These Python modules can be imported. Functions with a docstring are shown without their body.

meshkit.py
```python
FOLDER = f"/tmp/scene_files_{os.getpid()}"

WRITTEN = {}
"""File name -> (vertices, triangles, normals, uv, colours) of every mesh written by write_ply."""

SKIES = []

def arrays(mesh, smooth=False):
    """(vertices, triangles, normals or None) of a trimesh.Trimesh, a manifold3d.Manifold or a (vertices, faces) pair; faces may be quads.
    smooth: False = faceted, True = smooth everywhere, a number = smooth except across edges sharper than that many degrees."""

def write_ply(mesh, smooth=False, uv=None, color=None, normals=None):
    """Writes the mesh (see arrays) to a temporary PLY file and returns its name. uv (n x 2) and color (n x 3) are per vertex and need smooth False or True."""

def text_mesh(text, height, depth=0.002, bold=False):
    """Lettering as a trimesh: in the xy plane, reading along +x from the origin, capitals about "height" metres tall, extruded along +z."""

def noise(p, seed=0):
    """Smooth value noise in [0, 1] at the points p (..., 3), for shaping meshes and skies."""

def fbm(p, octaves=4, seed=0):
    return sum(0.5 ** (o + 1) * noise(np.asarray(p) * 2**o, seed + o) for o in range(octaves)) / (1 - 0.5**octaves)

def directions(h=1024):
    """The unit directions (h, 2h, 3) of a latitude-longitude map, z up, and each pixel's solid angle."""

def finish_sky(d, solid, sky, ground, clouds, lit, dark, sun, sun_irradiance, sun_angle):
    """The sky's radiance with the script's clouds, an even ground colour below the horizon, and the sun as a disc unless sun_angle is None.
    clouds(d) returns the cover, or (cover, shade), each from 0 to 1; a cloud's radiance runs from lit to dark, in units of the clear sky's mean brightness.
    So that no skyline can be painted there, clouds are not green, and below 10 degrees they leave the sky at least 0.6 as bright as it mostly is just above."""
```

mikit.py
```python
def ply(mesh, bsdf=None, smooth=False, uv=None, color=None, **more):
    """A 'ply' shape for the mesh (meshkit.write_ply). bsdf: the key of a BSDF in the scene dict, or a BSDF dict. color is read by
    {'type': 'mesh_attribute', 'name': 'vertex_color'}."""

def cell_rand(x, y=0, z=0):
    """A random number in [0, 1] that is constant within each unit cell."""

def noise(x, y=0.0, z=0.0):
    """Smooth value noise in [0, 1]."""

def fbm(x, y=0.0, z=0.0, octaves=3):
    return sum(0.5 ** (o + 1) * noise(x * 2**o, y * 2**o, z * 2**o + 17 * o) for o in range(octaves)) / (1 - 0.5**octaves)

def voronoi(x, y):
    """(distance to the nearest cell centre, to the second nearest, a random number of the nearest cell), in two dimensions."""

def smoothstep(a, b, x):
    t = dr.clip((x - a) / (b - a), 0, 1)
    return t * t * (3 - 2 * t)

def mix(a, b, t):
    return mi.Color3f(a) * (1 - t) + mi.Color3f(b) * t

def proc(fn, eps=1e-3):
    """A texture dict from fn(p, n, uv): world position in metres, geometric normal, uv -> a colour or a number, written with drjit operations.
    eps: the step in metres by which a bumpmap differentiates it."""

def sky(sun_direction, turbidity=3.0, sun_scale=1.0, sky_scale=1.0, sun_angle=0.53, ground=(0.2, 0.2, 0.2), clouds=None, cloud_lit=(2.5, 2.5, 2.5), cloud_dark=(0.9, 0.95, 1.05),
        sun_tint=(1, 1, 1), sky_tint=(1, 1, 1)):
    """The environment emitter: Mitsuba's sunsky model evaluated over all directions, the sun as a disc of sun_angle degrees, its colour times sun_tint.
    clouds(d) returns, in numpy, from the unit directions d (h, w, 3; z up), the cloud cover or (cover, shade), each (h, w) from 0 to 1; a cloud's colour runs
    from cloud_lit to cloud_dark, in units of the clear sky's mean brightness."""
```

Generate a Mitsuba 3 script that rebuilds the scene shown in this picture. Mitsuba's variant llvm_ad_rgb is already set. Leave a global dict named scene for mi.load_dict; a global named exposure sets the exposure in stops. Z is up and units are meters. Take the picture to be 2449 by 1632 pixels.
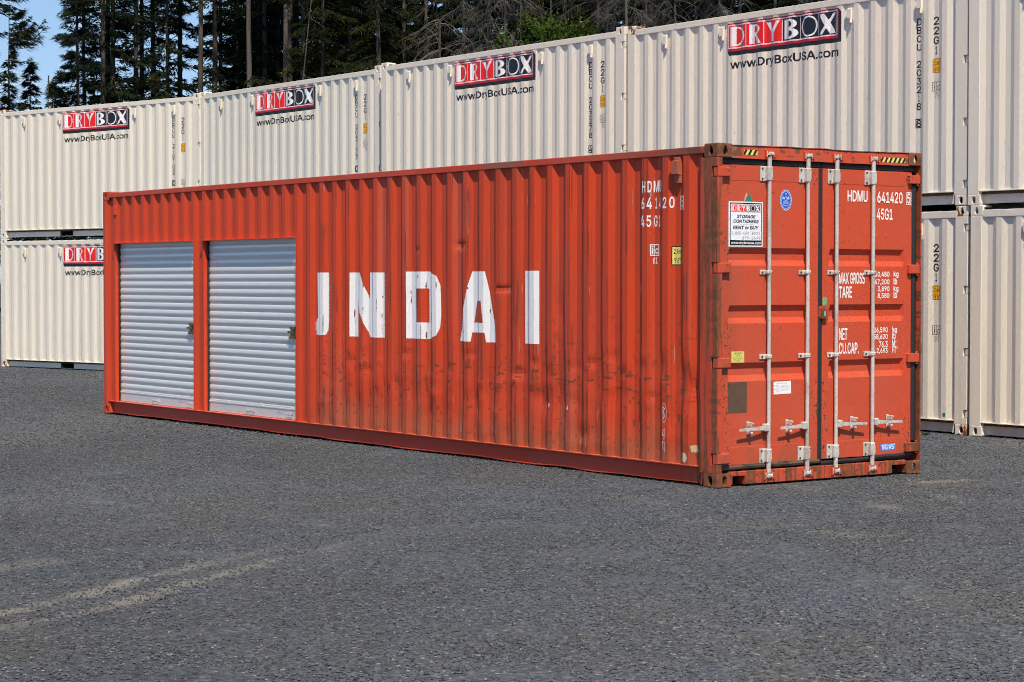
import math, random
import numpy as np
import trimesh
import shapely
from shapely.geometry import Polygon, box as sbox, Point
from shapely import affinity, union_all
import drjit as dr
import mitsuba as mi
import mikit, meshkit
from mikit import noise, fbm, voronoi, smoothstep, mix, cell_rand, proc

T = mi.ScalarTransform4f
scene, labels = {}, {}

# ------------------------------------------------------------------ camera, sky, exposure
EYE = 1.7362
PITCH = 0.0285347
scene['camera'] = {
    'type': 'perspective', 'fov': 2 * math.degrees(math.atan(1224.5 / 4994.08)), 'fov_axis': 'x',
    'near_clip': 0.1, 'far_clip': 3000.0,
    'to_world': T().look_at(origin=[0, 0, EYE], target=[0, math.cos(PITCH), EYE - math.sin(PITCH)], up=[-0.00046, 0, 1]),
}
SUN = (0.132, -0.70, 1.0)
exposure = 1.95


def cloud_cover(d):
    up = np.maximum(d[..., 2], 0.03)
    q = np.stack([d[..., 0] / up * 0.9, d[..., 1] / up * 0.5, d[..., 2] * 2.0], -1)
    c = meshkit.fbm(q * 1.3, 5, seed=4)
    return np.clip((c - 0.52) * 1.6, 0, 0.35), np.full(c.shape, 0.15)


scene['sky'] = mikit.sky(SUN, turbidity=2.4, sun_scale=0.96, sun_tint=(0.985, 1.0, 1.03), sky_tint=(0.93, 0.955, 0.96), clouds=cloud_cover, cloud_lit=(2.1, 2.15, 2.2), cloud_dark=(1.1, 1.15, 1.25))


# ------------------------------------------------------------------ helpers
def lin(r, g, b):
    def f(c):
        c /= 255.0
        return c / 12.92 if c <= 0.04045 else ((c + 0.055) / 1.055) ** 2.4
    return np.array([f(r), f(g), f(b)])


def box(x0, x1, y0, y1, z0, z1, b=0.0):
    if b <= 0:
        m = trimesh.creation.box(extents=[x1 - x0, y1 - y0, z1 - z0])
        m.apply_translation([(x0 + x1) / 2, (y0 + y1) / 2, (z0 + z1) / 2])
        return m
    pts = []
    for ix, sx in ((x0, 1), (x1, -1)):
        for iy, sy in ((y0, 1), (y1, -1)):
            for iz, sz in ((z0, 1), (z1, -1)):
                pts += [(ix, iy + sy * b, iz + sz * b), (ix + sx * b, iy, iz + sz * b), (ix + sx * b, iy + sy * b, iz)]
    return trimesh.convex.convex_hull(np.array(pts))


def hull(pts):
    return trimesh.convex.convex_hull(np.array(pts, float))


def cyl(p0, p1, r, n=14):
    return trimesh.creation.cylinder(radius=r, segment=[p0, p1], sections=n)


def cat(ms):
    ms = [m for m in ms if m is not None and len(m.faces)]
    return trimesh.util.concatenate(ms) if len(ms) > 1 else ms[0]


def raw(v, f):
    return trimesh.Trimesh(np.asarray(v, float), np.asarray(f, int), process=False)


def diff(a, bs):
    return trimesh.boolean.difference([a] + list(bs), engine='manifold')


def grid(xs, ys, fn, keep=None):
    """quads over xs x ys; fn(X, Y) -> (n,3)"""
    X, Y = np.meshgrid(xs, ys, indexing='ij')
    v = fn(X.ravel(), Y.ravel())
    n = len(ys)
    i, j = np.meshgrid(np.arange(len(xs) - 1), np.arange(n - 1), indexing='ij')
    i, j = i.ravel(), j.ravel()
    if keep is not None:
        cx, cy = (np.asarray(xs)[i] + np.asarray(xs)[i + 1]) / 2, (np.asarray(ys)[j] + np.asarray(ys)[j + 1]) / 2
        k = keep(cx, cy)
        i, j = i[k], j[k]
    a = i * n + j
    f = np.vstack([np.stack([a, a + n, a + n + 1], 1), np.stack([a, a + n + 1, a + 1], 1)])
    return raw(v, f)


COUNT = {}


def numbered(name):
    k = COUNT.get(name, 0)
    COUNT[name] = k + 1
    return name if k == 0 else f'{name}_{k:03d}'


def add(key, mesh, bsdf, M=None, smooth=False, color=None):
    d = mikit.ply(mesh, bsdf, smooth=smooth, color=color)
    if M is not None:
        d['to_world'] = T(M)
    scene[key] = d
    return d


def again(key, d, M=None, bsdf=None):
    d = dict(d)
    if M is not None:
        d['to_world'] = T(M)
    if bsdf:
        d['bsdf'] = {'type': 'ref', 'id': bsdf}
    scene[key] = d


def tag(key, label, category, group=None, kind=None):
    labels[key] = {'label': label, 'category': category}
    if group:
        labels[key]['group'] = group
    if kind:
        labels[key]['kind'] = kind


def pose_matrix(x, y, a, z, L, tilt=0.0, shift=0.0):
    ux = np.array([math.sin(a), -math.cos(a), -tilt])
    uy = np.array([math.cos(a), math.sin(a), 0])
    o = np.array([x, y, z + tilt * L]) - np.array([ux[0], ux[1], 0]) * (L - shift)
    M = np.eye(4)
    M[:3, 0], M[:3, 1], M[:3, 2], M[:3, 3] = ux, uy, [0, 0, 1], o
    return M


# ---- flat print: polygons laid on a surface as a thin coat of paint
_text = {}


def text_poly(s, bold=False):
    if (s, bold) not in _text:
        m = meshkit.text_mesh(s, 1.0, depth=0.1, bold=bold)
        top = m.face_normals[:, 2] > 0.9
        tri = m.vertices[m.faces[top]][:, :, :2]
        _text[s, bold] = union_all([Polygon(t) for t in tri]).buffer(0.002).buffer(-0.002)
    return _text[s, bold]


def fit(poly, x0, x1, z0, z1):
    a, b, c, d = poly.bounds
    sx, sz = (x1 - x0) / (c - a), (z1 - z0) / (d - b)
    return affinity.affine_transform(poly, [sx, 0, 0, sz, x0 - a * sx, z0 - b * sz])


def text_in(s, x0, x1, z0, z1, bold=False):
    return fit(text_poly(s, bold), x0, x1, z0, z1)


def text_h(s, x, z, h, squeeze=1.0, bold=False, align='l'):
    """text with capital height h, left/centre/right at x"""
    p = affinity.scale(text_poly(s, bold), h * squeeze, h, origin=(0, 0))
    a, _, c, _ = p.bounds
    dx = {'l': x - a, 'c': x - (a + c) / 2, 'r': x - c}[align]
    return affinity.translate(p, dx, z)


def polys(g):
    if g.is_empty:
        return []
    if g.geom_type == 'Polygon':
        return [g]
    return [p for p in getattr(g, 'geoms', []) for p in polys(p)]


def tri_poly(p):
    v, f = trimesh.creation.triangulate_polygon(p, engine='earcut')
    return np.asarray(v), np.asarray(f)


def paint(items, surf, xlines=None, zlines=None):
    """items: [(geometry, linear colour)]; surf(u, v) -> (n,3). -> mesh, colours"""
    V, F, C, n = [], [], [], 0
    for g, col in items:
        pieces = []
        for p in polys(g):
            if p.area < 1e-8:
                continue
            a, b, c, d = p.bounds
            strips = [p]
            if xlines is not None:
                cuts = [a - 1] + [x for x in xlines if a < x < c] + [c + 1]
                strips = [q for x0, x1 in zip(cuts[:-1], cuts[1:]) for q in polys(p.intersection(sbox(x0, b - 1, x1, d + 1)))]
            if zlines is not None:
                out = []
                for s in strips:
                    a2, b2, c2, d2 = s.bounds
                    cuts = [b2 - 1] + [z for z in zlines if b2 < z < d2] + [d2 + 1]
                    out += [q for z0, z1 in zip(cuts[:-1], cuts[1:]) for q in polys(s.intersection(sbox(a2 - 1, z0, c2 + 1, z1)))]
                strips = out
            pieces += strips
        for p in pieces:
            if p.area < 1e-9:
                continue
            v, f = tri_poly(p)
            V.append(surf(v[:, 0], v[:, 1]))
            F.append(f + n)
            C.append(np.tile(col, (len(v), 1)))
            n += len(v)
    return raw(np.vstack(V), np.vstack(F)), np.vstack(C)


WHITE, BLACK, RED = lin(236, 236, 238), lin(22, 22, 26), lin(226, 24, 26)
DKRED, NAVY, YEL = lin(176, 22, 40), lin(18, 24, 36), lin(240, 176, 20)


# ------------------------------------------------------------------ materials
def rough(color, r, metallic=0.0, spec=0.5):
    return {'type': 'twosided', 'bsdf': {'type': 'principled', 'base_color': color, 'roughness': r, 'metallic': metallic, 'specular': spec}}


def rgb(*c):
    return {'type': 'rgb', 'value': list(map(float, c))}


OL = 12.192
PITCH_C, E0 = 0.279, 9.511            # rib pitch, and where one rib of the orange wall begins
MO = pose_matrix(1.71845, 17.47336, 0.619741, 0.0, OL, tilt=0.00056)
_o, _x, _y = MO[:3, 3], MO[:3, 0], MO[:3, 1]


def olocal(p):
    dx, dy = p.x - float(_o[0]), p.y - float(_o[1])
    return dx * float(_x[0]) + dy * float(_x[1]), dx * float(_y[0]) + dy * float(_y[1]), p.z


def side_color(p, n, uv):
    x, y, z = olocal(p)
    old = smoothstep(5.25, 5.75, x)
    tone = fbm(x * 0.9, z * 0.8, 3.0, 3)
    c = mix((0.585, 0.060, 0.020), (0.515, 0.060, 0.025), smoothstep(0.3, 0.7, tone))
    # faded, chalky vertical runs
    run = noise(x * 22.0, z * 0.55, 1.0) * noise(x * 7.0, z * 0.3, 5.0)
    c = mix(c, (0.47, 0.125, 0.085), smoothstep(0.32, 0.62, run) * 0.45 * old)
    grime = noise(x * 44.0, z * 1.1, 9.0)
    low = noise(x * 2.3, z * 0.9, 4.0)
    c = mix(c, (0.24, 0.065, 0.036), smoothstep(0.70, 0.90, grime) * smoothstep(0.45, 0.75, low) * (0.06 + 0.44 * old))
    rib = (x - E0) / PITCH_C
    k = dr.floor(rib)
    t = (rib - k) * PITCH_C
    # dirt caught on the steep rear flank of each rib
    flank = smoothstep(0.205, 0.225, t) * smoothstep(0.3, 0.7, noise(k * 7.3, z * 1.7, 3.0))
    c = mix(c, (0.20, 0.055, 0.034), flank * (0.10 + 0.30 * old))
    # scrapes worn through to rust along the proud ribs
    proud = 1 - smoothstep(0.010, 0.022, y)
    scr = smoothstep(0.58, 0.80, noise(x * 70.0, z * 2.4, 2.0)) * smoothstep(0.58, 0.78, noise(x * 4.0, z * 1.9, 8.0))
    c = mix(c, (0.11, 0.040, 0.026), scr * (0.2 + 0.8 * proud) * old * 0.65)
    zk = 0.83 + 0.10 * cell_rand(k, 5.0) - 0.012 * (x - 9.0)
    dash = (1 - smoothstep(0.006, 0.013, dr.abs(z - zk + 0.012 * (noise(x * 60.0, 3.0) - 0.5)))) * (1 - smoothstep(0.030, 0.048, dr.abs(t - 0.075))) * smoothstep(0.25, 0.5, noise(x * 90.0, z * 30.0, 7.0) + 0.25)
    c = mix(c, (0.10, 0.05, 0.03), dash * smoothstep(6.8, 8.4, x) * smoothstep(0.15, 0.3, cell_rand(k, 9.0)) * 0.85)
    band = smoothstep(0.62, 0.72, z) * (1 - smoothstep(0.92, 1.02, z))
    spots = smoothstep(0.80, 0.88, noise(x * 13.0, z * 52.0, 11.0)) * smoothstep(0.45, 0.6, noise(x * 3.0, 2.0, 3.0))
    c = mix(c, (0.16, 0.055, 0.035), spots * band * old * 0.8)
    sp2 = smoothstep(0.82, 0.90, noise(x * 26.0, z * 24.0, 21.0)) * (1 - smoothstep(0.5, 1.9, z))
    c = mix(c, (0.14, 0.05, 0.032), sp2 * old * 0.75)
    foot = (1 - smoothstep(0.17, 0.55, z + 0.35 * (fbm(x * 6.0, z * 2.0, 5.0, 3) - 0.5))) * old
    c = mix(c, (0.32, 0.12, 0.06), foot * 0.5)
    drip = smoothstep(0.62, 0.85, noise(x * 55.0, z * 1.6, 41.0)) * (1 - smoothstep(0.2, 0.75, z)) * old
    c = mix(c, (0.20, 0.08, 0.045), drip * 0.35)
    scratch = smoothstep(0.962, 0.98, noise(x * 42.0, z * 3.6, 31.0))
    return mix(c, (0.45, 0.3, 0.28), scratch * old * 0.7)


def door_color(p, n, uv):
    x, y, z = olocal(p)
    tone = fbm(y * 2.0, z * 1.4, 5.0, 3)
    c = mix((0.53, 0.072, 0.030), (0.49, 0.078, 0.038), smoothstep(0.3, 0.7, tone))
    c = mix(c, (0.44, 0.115, 0.075), smoothstep(0.55, 0.75, fbm(y * 4.5, z * 2.6, 25.0, 3)) * 0.15)
    stain = smoothstep(0.50, 0.72, fbm(y * 5.0, z * 1.6, 2.0, 3)) * (1 - smoothstep(0.12, 0.42, y))
    c = mix(c, (0.29, 0.075, 0.042), stain * 0.35)
    foot = (1 - smoothstep(0.12, 0.50, z)) * smoothstep(0.45, 0.68, fbm(y * 9.0, z * 5.0, 7.0, 3))
    c = mix(c, (0.25, 0.09, 0.055), foot * 0.6)
    top = smoothstep(2.76, 2.79, z) * (1 - smoothstep(0.18, 0.32, y + 0.15 * (fbm(y * 20.0, z * 30.0, 3.0, 2) - 0.5)))
    c = mix(c, (0.30, 0.15, 0.085), top * 0.8)
    # rust flecks gather along the leaf edges
    edge = dr.minimum(dr.minimum(dr.abs(y - 1.17), dr.abs(y - 1.27)), dr.minimum(dr.abs(y - 0.14), dr.abs(y - 2.31)))
    fleck = smoothstep(0.74, 0.84, noise(y * 85.0, z * 62.0, 3.0)) * smoothstep(0.48, 0.66, noise(y * 3.0, z * 2.6, 7.0))
    c = mix(c, (0.12, 0.045, 0.028), fleck * (1 - smoothstep(0.02, 0.09, edge)))
    hd = smoothstep(2.78, 2.80, z) * smoothstep(0.55, 0.70, fbm(y * 12.0, z * 26.0, 9.0, 3) + 0.12 * smoothstep(2.86, 2.885, z))
    c = mix(c, (0.13, 0.055, 0.035), hd * 0.85)
    sparse = smoothstep(0.93, 0.96, noise(y * 46.0, z * 40.0, 13.0))
    return mix(c, (0.18, 0.055, 0.035), sparse * 0.7)


def frame_color(p, n, uv):
    x, y, z = olocal(p)
    near = smoothstep(9.0, 11.9, x)
    tone = fbm(x * 1.5 + y * 3.0, z * 1.0, 2.0, 3)
    c = mix((0.50, 0.056, 0.024), (0.50, 0.072, 0.040), smoothstep(0.3, 0.7, tone))
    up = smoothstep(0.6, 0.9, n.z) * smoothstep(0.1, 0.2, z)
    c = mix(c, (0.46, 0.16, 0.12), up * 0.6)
    fade = smoothstep(0.45, 0.75, noise(x * 1.1, y * 5.0, z * 2.0)) * smoothstep(2.7, 2.8, z) * smoothstep(5.4, 7.0, x)
    c = mix(c, (0.17, 0.075, 0.05), smoothstep(0.35, 0.55, noise(x * 3.0, y * 5.0, z * 9.0)) * smoothstep(2.7, 2.8, z) * smoothstep(10.6, 11.9, x) * 0.8)
    c = mix(c, (0.22, 0.11, 0.08), fade * 0.8)
    streak = fbm(x * 28.0 + y * 34.0, z * 1.3, 6.0, 3)
    rust = smoothstep(0.33, 0.52, streak + 0.25 * (noise(y * 5.0 + x * 4.0, z * 2.0, 1.0) - 0.5)) * near
    c = mix(c, mix((0.125, 0.045, 0.020), (0.24, 0.080, 0.032), noise(x * 50.0 + y * 60.0, z * 30.0, 4.0)), rust * 0.92 * smoothstep(11.6, 11.98, x))
    green = smoothstep(0.62, 0.78, fbm(x * 40.0 + y * 40.0, z * 1.8, 16.0, 3)) * smoothstep(11.9, 11.98, x)
    c = mix(c, (0.085, 0.055, 0.028), green * 0.7)
    low = smoothstep(0.58, 0.72, fbm(y * 14.0, z * 22.0, 8.0, 3)) * smoothstep(12.05, 12.15, x)
    return mix(c, (0.12, 0.052, 0.028), low * 0.85)


def casting_color(p, n, uv):
    x, y, z = olocal(p)
    t = fbm(p.x * 22.0, p.y * 22.0, p.z * 18.0, 3)
    c = mix((0.12, 0.048, 0.028), (0.20, 0.085, 0.045), smoothstep(0.3, 0.7, t))
    c = mix(c, (0.34, 0.062, 0.035), smoothstep(0.56, 0.64, fbm(p.x * 9.0, p.y * 9.0, p.z * 9.0, 3)) * 0.7)
    return mix((0.40, 0.06, 0.035), c, smoothstep(2.0, 9.0, x))


def cream_color(p, n, uv):
    h = p.x * 0.8 + p.y * 0.6
    t = fbm(p.x * 0.7, p.y * 0.7, p.z * 0.8, 3)
    c = mix((0.755, 0.710, 0.612), (0.73, 0.695, 0.612), smoothstep(0.3, 0.7, t))
    run = noise(p.x * 14.0, p.y * 14.0, p.z * 0.45)
    c = mix(c, (0.56, 0.525, 0.46), smoothstep(0.60, 0.9, run) * 0.30)
    scuff = smoothstep(0.86, 0.93, noise(p.x * 60.0, p.y * 60.0, p.z * 11.0)) * smoothstep(0.6, 0.8, noise(p.x * 1.7, p.y * 1.7, p.z * 1.3))
    return mix(c, (0.34, 0.31, 0.27), scuff * 0.55)


def cream_rust(p, n, uv):
    c = cream_color(p, n, uv)
    a = fbm(p.x * 16.0, p.y * 16.0, p.z * 9.0, 3)
    b = noise(p.x * 60.0, p.y * 60.0, p.z * 6.0)
    c = mix(c, (0.50, 0.33, 0.18), smoothstep(0.46, 0.60, a) * 0.7)
    return mix(c, mix((0.30, 0.11, 0.035), (0.16, 0.055, 0.022), b), smoothstep(0.52, 0.60, a * 0.75 + b * 0.25))


def bar_color(p, n, uv):
    t = fbm(p.x * 30.0, p.y * 30.0, p.z * 3.0, 3)
    c = mix((0.60, 0.585, 0.57), (0.50, 0.485, 0.46), smoothstep(0.35, 0.7, t))
    c = mix(c, (0.36, 0.31, 0.26), smoothstep(0.55, 0.8, noise(p.x * 18.0, p.y * 18.0, p.z * 5.0)) * 0.55)
    ends = smoothstep(0.62, 0.72, noise(p.x * 70.0, p.y * 70.0, p.z * 40.0))
    return mix(c, (0.22, 0.13, 0.085), ends * (0.18 + 0.6 * smoothstep(2.74, 2.80, p.z) + 0.6 * (1 - smoothstep(0.10, 0.17, p.z))))


def slat_color(p, n, uv):
    t = noise(p.x * 5.0, p.y * 5.0, p.z * 60.0)
    return mix((0.65, 0.685, 0.70), (0.71, 0.74, 0.75), t)


def seg_dist(p, a, b):
    ax, ay = a
    bx, by = b[0] - a[0], b[1] - a[1]
    t = dr.clip(((p.x - ax) * bx + (p.y - ay) * by) / (bx * bx + by * by), 0, 1)
    return dr.sqrt(dr.square(p.x - ax - bx * t) + dr.square(p.y - ay - by * t))


TRACKS = [((-2.95, 10.45), (-2.60, 11.05), 0.075, 0.70), ((-2.60, 11.05), (-2.39, 11.55), 0.055, 0.40), ((-2.39, 11.55), (-2.20, 12.11), 0.085, 0.85), ((-2.20, 12.11), (-1.85, 12.9), 0.07, 0.50),
          ((-1.85, 12.9), (-1.5, 13.7), 0.08, 0.2), ((-2.75, 10.1), (-2.46, 10.64), 0.06, 0.30), ((-2.46, 10.64), (-2.13, 11.15), 0.055, 0.42), ((-2.13, 11.25), (-1.89, 11.92), 0.07, 0.72), ((-1.89, 11.92), (-1.45, 13.1), 0.065, 0.62),
          ((-1.45, 13.1), (-1.15, 13.8), 0.07, 0.2), ((-3.2, 12.5), (-2.9, 12.9), 0.16, 0.40), ((2.16, 14.49), (2.34, 14.24), 0.10, 0.40), ((2.34, 14.24), (2.56, 14.25), 0.08, 0.3),
          ((2.86, 16.15), (2.97, 15.85), 0.10, 0.3), ((3.48, 16.96), (3.60, 16.4), 0.10, 0.35), ((3.95, 18.3), (3.6, 18.1), 0.12, 0.6)]


def ground_dust(p):
    d = mi.Float(0)
    w = 0.06 * (noise(p.x * 9.0, p.y * 9.0, 3.0) - 0.5) + 0.05 * (noise(p.x * 31.0, p.y * 31.0, 5.0) - 0.5)
    for a, b, r, k in TRACKS:
        d = dr.maximum(d, k * (1 - smoothstep(0.35 * r, 1.5 * r, seg_dist(p, a, b) + w)))
    return d


def ground_color(p, n, uv):
    _, _, r1 = voronoi(p.x * 66.0, p.y * 66.0)
    f2, s2, r2 = voronoi(p.x * 33.0 + 7.0, p.y * 33.0)
    v = 0.6 * r1 + 0.4 * r2
    c = mix((0.057, 0.064, 0.074), (0.150, 0.166, 0.192), v * v)
    c = mix(c, (0.035, 0.036, 0.04), smoothstep(0.93, 0.97, cell_rand(p.x * 40.0, p.y * 40.0, 3.0)) * 0.8)
    c = mix(c, (0.42, 0.415, 0.41), smoothstep(0.990, 0.994, r1) * 0.6)
    c = mix(c, (0.20, 0.175, 0.12), smoothstep(0.985, 0.99, r2) * 0.35)
    big = fbm(p.x * 0.55, p.y * 0.30, 2.0, 4)
    c = c * (0.70 + 0.58 * big)
    warm = fbm(p.x * 1.3, p.y * 0.9, 12.0, 3)
    c = mix(c, c * mi.Color3f(1.07, 1.01, 0.90), smoothstep(0.48, 0.72, warm) * 0.7)
    c = mix(c, c * mi.Color3f(0.92, 0.99, 1.07), smoothstep(0.5, 0.72, fbm(p.x * 1.1 + 9.0, p.y * 0.8, 30.0, 3)) * 0.7)
    dust = ground_dust(p) * (0.65 + 0.4 * r1)
    return mix(c, (0.235, 0.229, 0.205), dr.clip(dust, 0, 0.85))


def ground_height(p, n, uv):
    f1, s1, r1 = voronoi(p.x * 66.0, p.y * 66.0)
    f2, s2, r2 = voronoi(p.x * 33.0 + 7.0, p.y * 33.0)
    h = (1 - f1) * (0.4 + 0.6 * r1) * 0.5 + (1 - f2) * r2 * 0.7
    return h * (1 - 0.7 * ground_dust(p))


def bark_color(p, n, uv):
    t = noise(p.x * 9.0, p.y * 9.0, p.z * 1.4)
    k = noise(p.x * 3.0, p.y * 3.0, p.z * 0.25)
    return mix(mix((0.040, 0.034, 0.030), (0.10, 0.088, 0.078), t), (0.125, 0.118, 0.108), smoothstep(0.5, 0.8, k) * 0.7)


VC = {'type': 'mesh_attribute', 'name': 'vertex_color'}
scene['orange_side_paint'] = rough(proc(side_color), 0.5, spec=0.18)
scene['orange_door_paint'] = rough(proc(door_color), 0.5, spec=0.3)
scene['orange_frame_paint'] = rough(proc(frame_color), 0.6, spec=0.35)
scene['rusty_casting'] = rough(proc(casting_color), 0.75, spec=0.3)
scene['cream_paint'] = rough(proc(cream_color), 0.5, spec=0.4)
scene['cream_rusty'] = rough(proc(cream_rust), 0.7, spec=0.3)
scene['galvanised_bar'] = rough(proc(bar_color), 0.42, metallic=0.15)
scene['galvanised_slat'] = rough(proc(slat_color), 0.33, metallic=0.30)
scene['black_rubber'] = rough(rgb(0.018, 0.018, 0.021), 0.55)
scene['sign_print'] = rough(VC, 0.45)
scene['worn_brown'] = rough(proc(lambda p, n, uv: mix((0.075, 0.042, 0.028), (0.12, 0.07, 0.045), fbm(p.x * 30.0, p.y * 30.0, p.z * 14.0, 3))), 0.7)
scene['faded_vent'] = rough(proc(lambda p, n, uv: mix((0.42, 0.115, 0.06), (0.30, 0.085, 0.045), fbm(p.x * 25.0, p.y * 25.0, p.z * 12.0, 3))), 0.65)
scene['dirty_seal'] = rough(proc(lambda p, n, uv: mix((0.10, 0.072, 0.050), (0.035, 0.030, 0.028), smoothstep(0.4, 0.65, fbm(p.x * 9.0, p.y * 9.0, p.z * 20.0, 3)))), 0.8)
scene['brass'] = rough(rgb(0.20, 0.16, 0.07), 0.4, metallic=0.7)
scene['dark_inside'] = rough(rgb(0.02, 0.018, 0.016), 0.8)
scene['gravel_surface'] = {'type': 'bumpmap', 'arbitrary': proc(ground_height, eps=0.003), 'scale': 0.008, 'bsdf': {'type': 'diffuse', 'reflectance': proc(ground_color)}}
scene['stone'] = {'type': 'diffuse', 'reflectance': VC}
scene['bark'] = {'type': 'diffuse', 'reflectance': proc(bark_color)}
scene['dead_wood'] = {'type': 'twosided', 'bsdf': {'type': 'diffuse', 'reflectance': VC}}
scene['needles'] = {'type': 'twosided', 'bsdf': {'type': 'diffuse', 'reflectance': VC}}

# ------------------------------------------------------------------ ground
xs = np.unique(np.concatenate([np.linspace(-900, -40, 12), np.linspace(-40, 40, 81), np.linspace(40, 900, 12)]))
ys = np.unique(np.concatenate([np.linspace(-400, 0, 8), np.linspace(0, 60, 81), np.linspace(60, 1200, 20)]))


def ground_z(x, y):
    return -0.004 + 0.02 * (meshkit.fbm(np.stack([x * 0.25, y * 0.25, x * 0], -1), 3, seed=3) - 0.62) * np.exp(-((np.hypot(x, y - 20)) / 60.0) ** 4)


add('ground', grid(xs, ys, lambda X, Y: np.stack([X, Y, ground_z(X, Y)], 1)), 'gravel_surface', smooth=True)
tag('ground', 'dark grey gravel yard with pale dusty tyre tracks', 'ground', kind='structure')


# loose stones lying on the near part of the yard
TILE = 1.5
rs = np.random.RandomState(11)
NS = 2600
cen = rs.uniform(-TILE / 2, TILE / 2, (NS, 2))
sz = 0.0030 + 0.0070 * rs.rand(NS) ** 2.5
octa = np.array([[1, 0, 0], [0, 1, 0], [-1, 0, 0], [0, -1, 0], [0, 0, 1], [0, 0, -1.0]])
octf = np.array([[0, 1, 4], [1, 2, 4], [2, 3, 4], [3, 0, 4], [1, 0, 5], [2, 1, 5], [3, 2, 5], [0, 3, 5]])
ang = rs.uniform(0, 2 * np.pi, NS)
sv = octa[None] * (sz[:, None, None] * rs.uniform(0.7, 1.4, (NS, 6, 1))) * [1.0, 1.0, 0.75]
ca, sa = np.cos(ang)[:, None], np.sin(ang)[:, None]
sv = np.stack([sv[..., 0] * ca - sv[..., 1] * sa + cen[:, :1], sv[..., 0] * sa + sv[..., 1] * ca + cen[:, 1:], sv[..., 2] + rs.normal(0, 0.15, (NS, 6)) * sz[:, None] + sz[:, None] * 0.35], -1)
sf = octf[None] + (np.arange(NS) * 6)[:, None, None]
tone = np.where(rs.rand(NS) < 0.02, rs.uniform(0.20, 0.30, NS), 0.060 + 0.095 * rs.rand(NS) ** 1.3)
scol = np.repeat(tone[:, None] * np.array([0.90, 1.0, 1.13]) * (1 + rs.normal(0, 0.015, (NS, 3))), 6, axis=0)
scene['group_stones'] = {'type': 'shapegroup', 'stones': mikit.ply(raw(sv.reshape(-1, 3), sf.reshape(-1, 3)), 'stone', color=scol)}
big = np.argsort(-sz)[:850]
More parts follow.
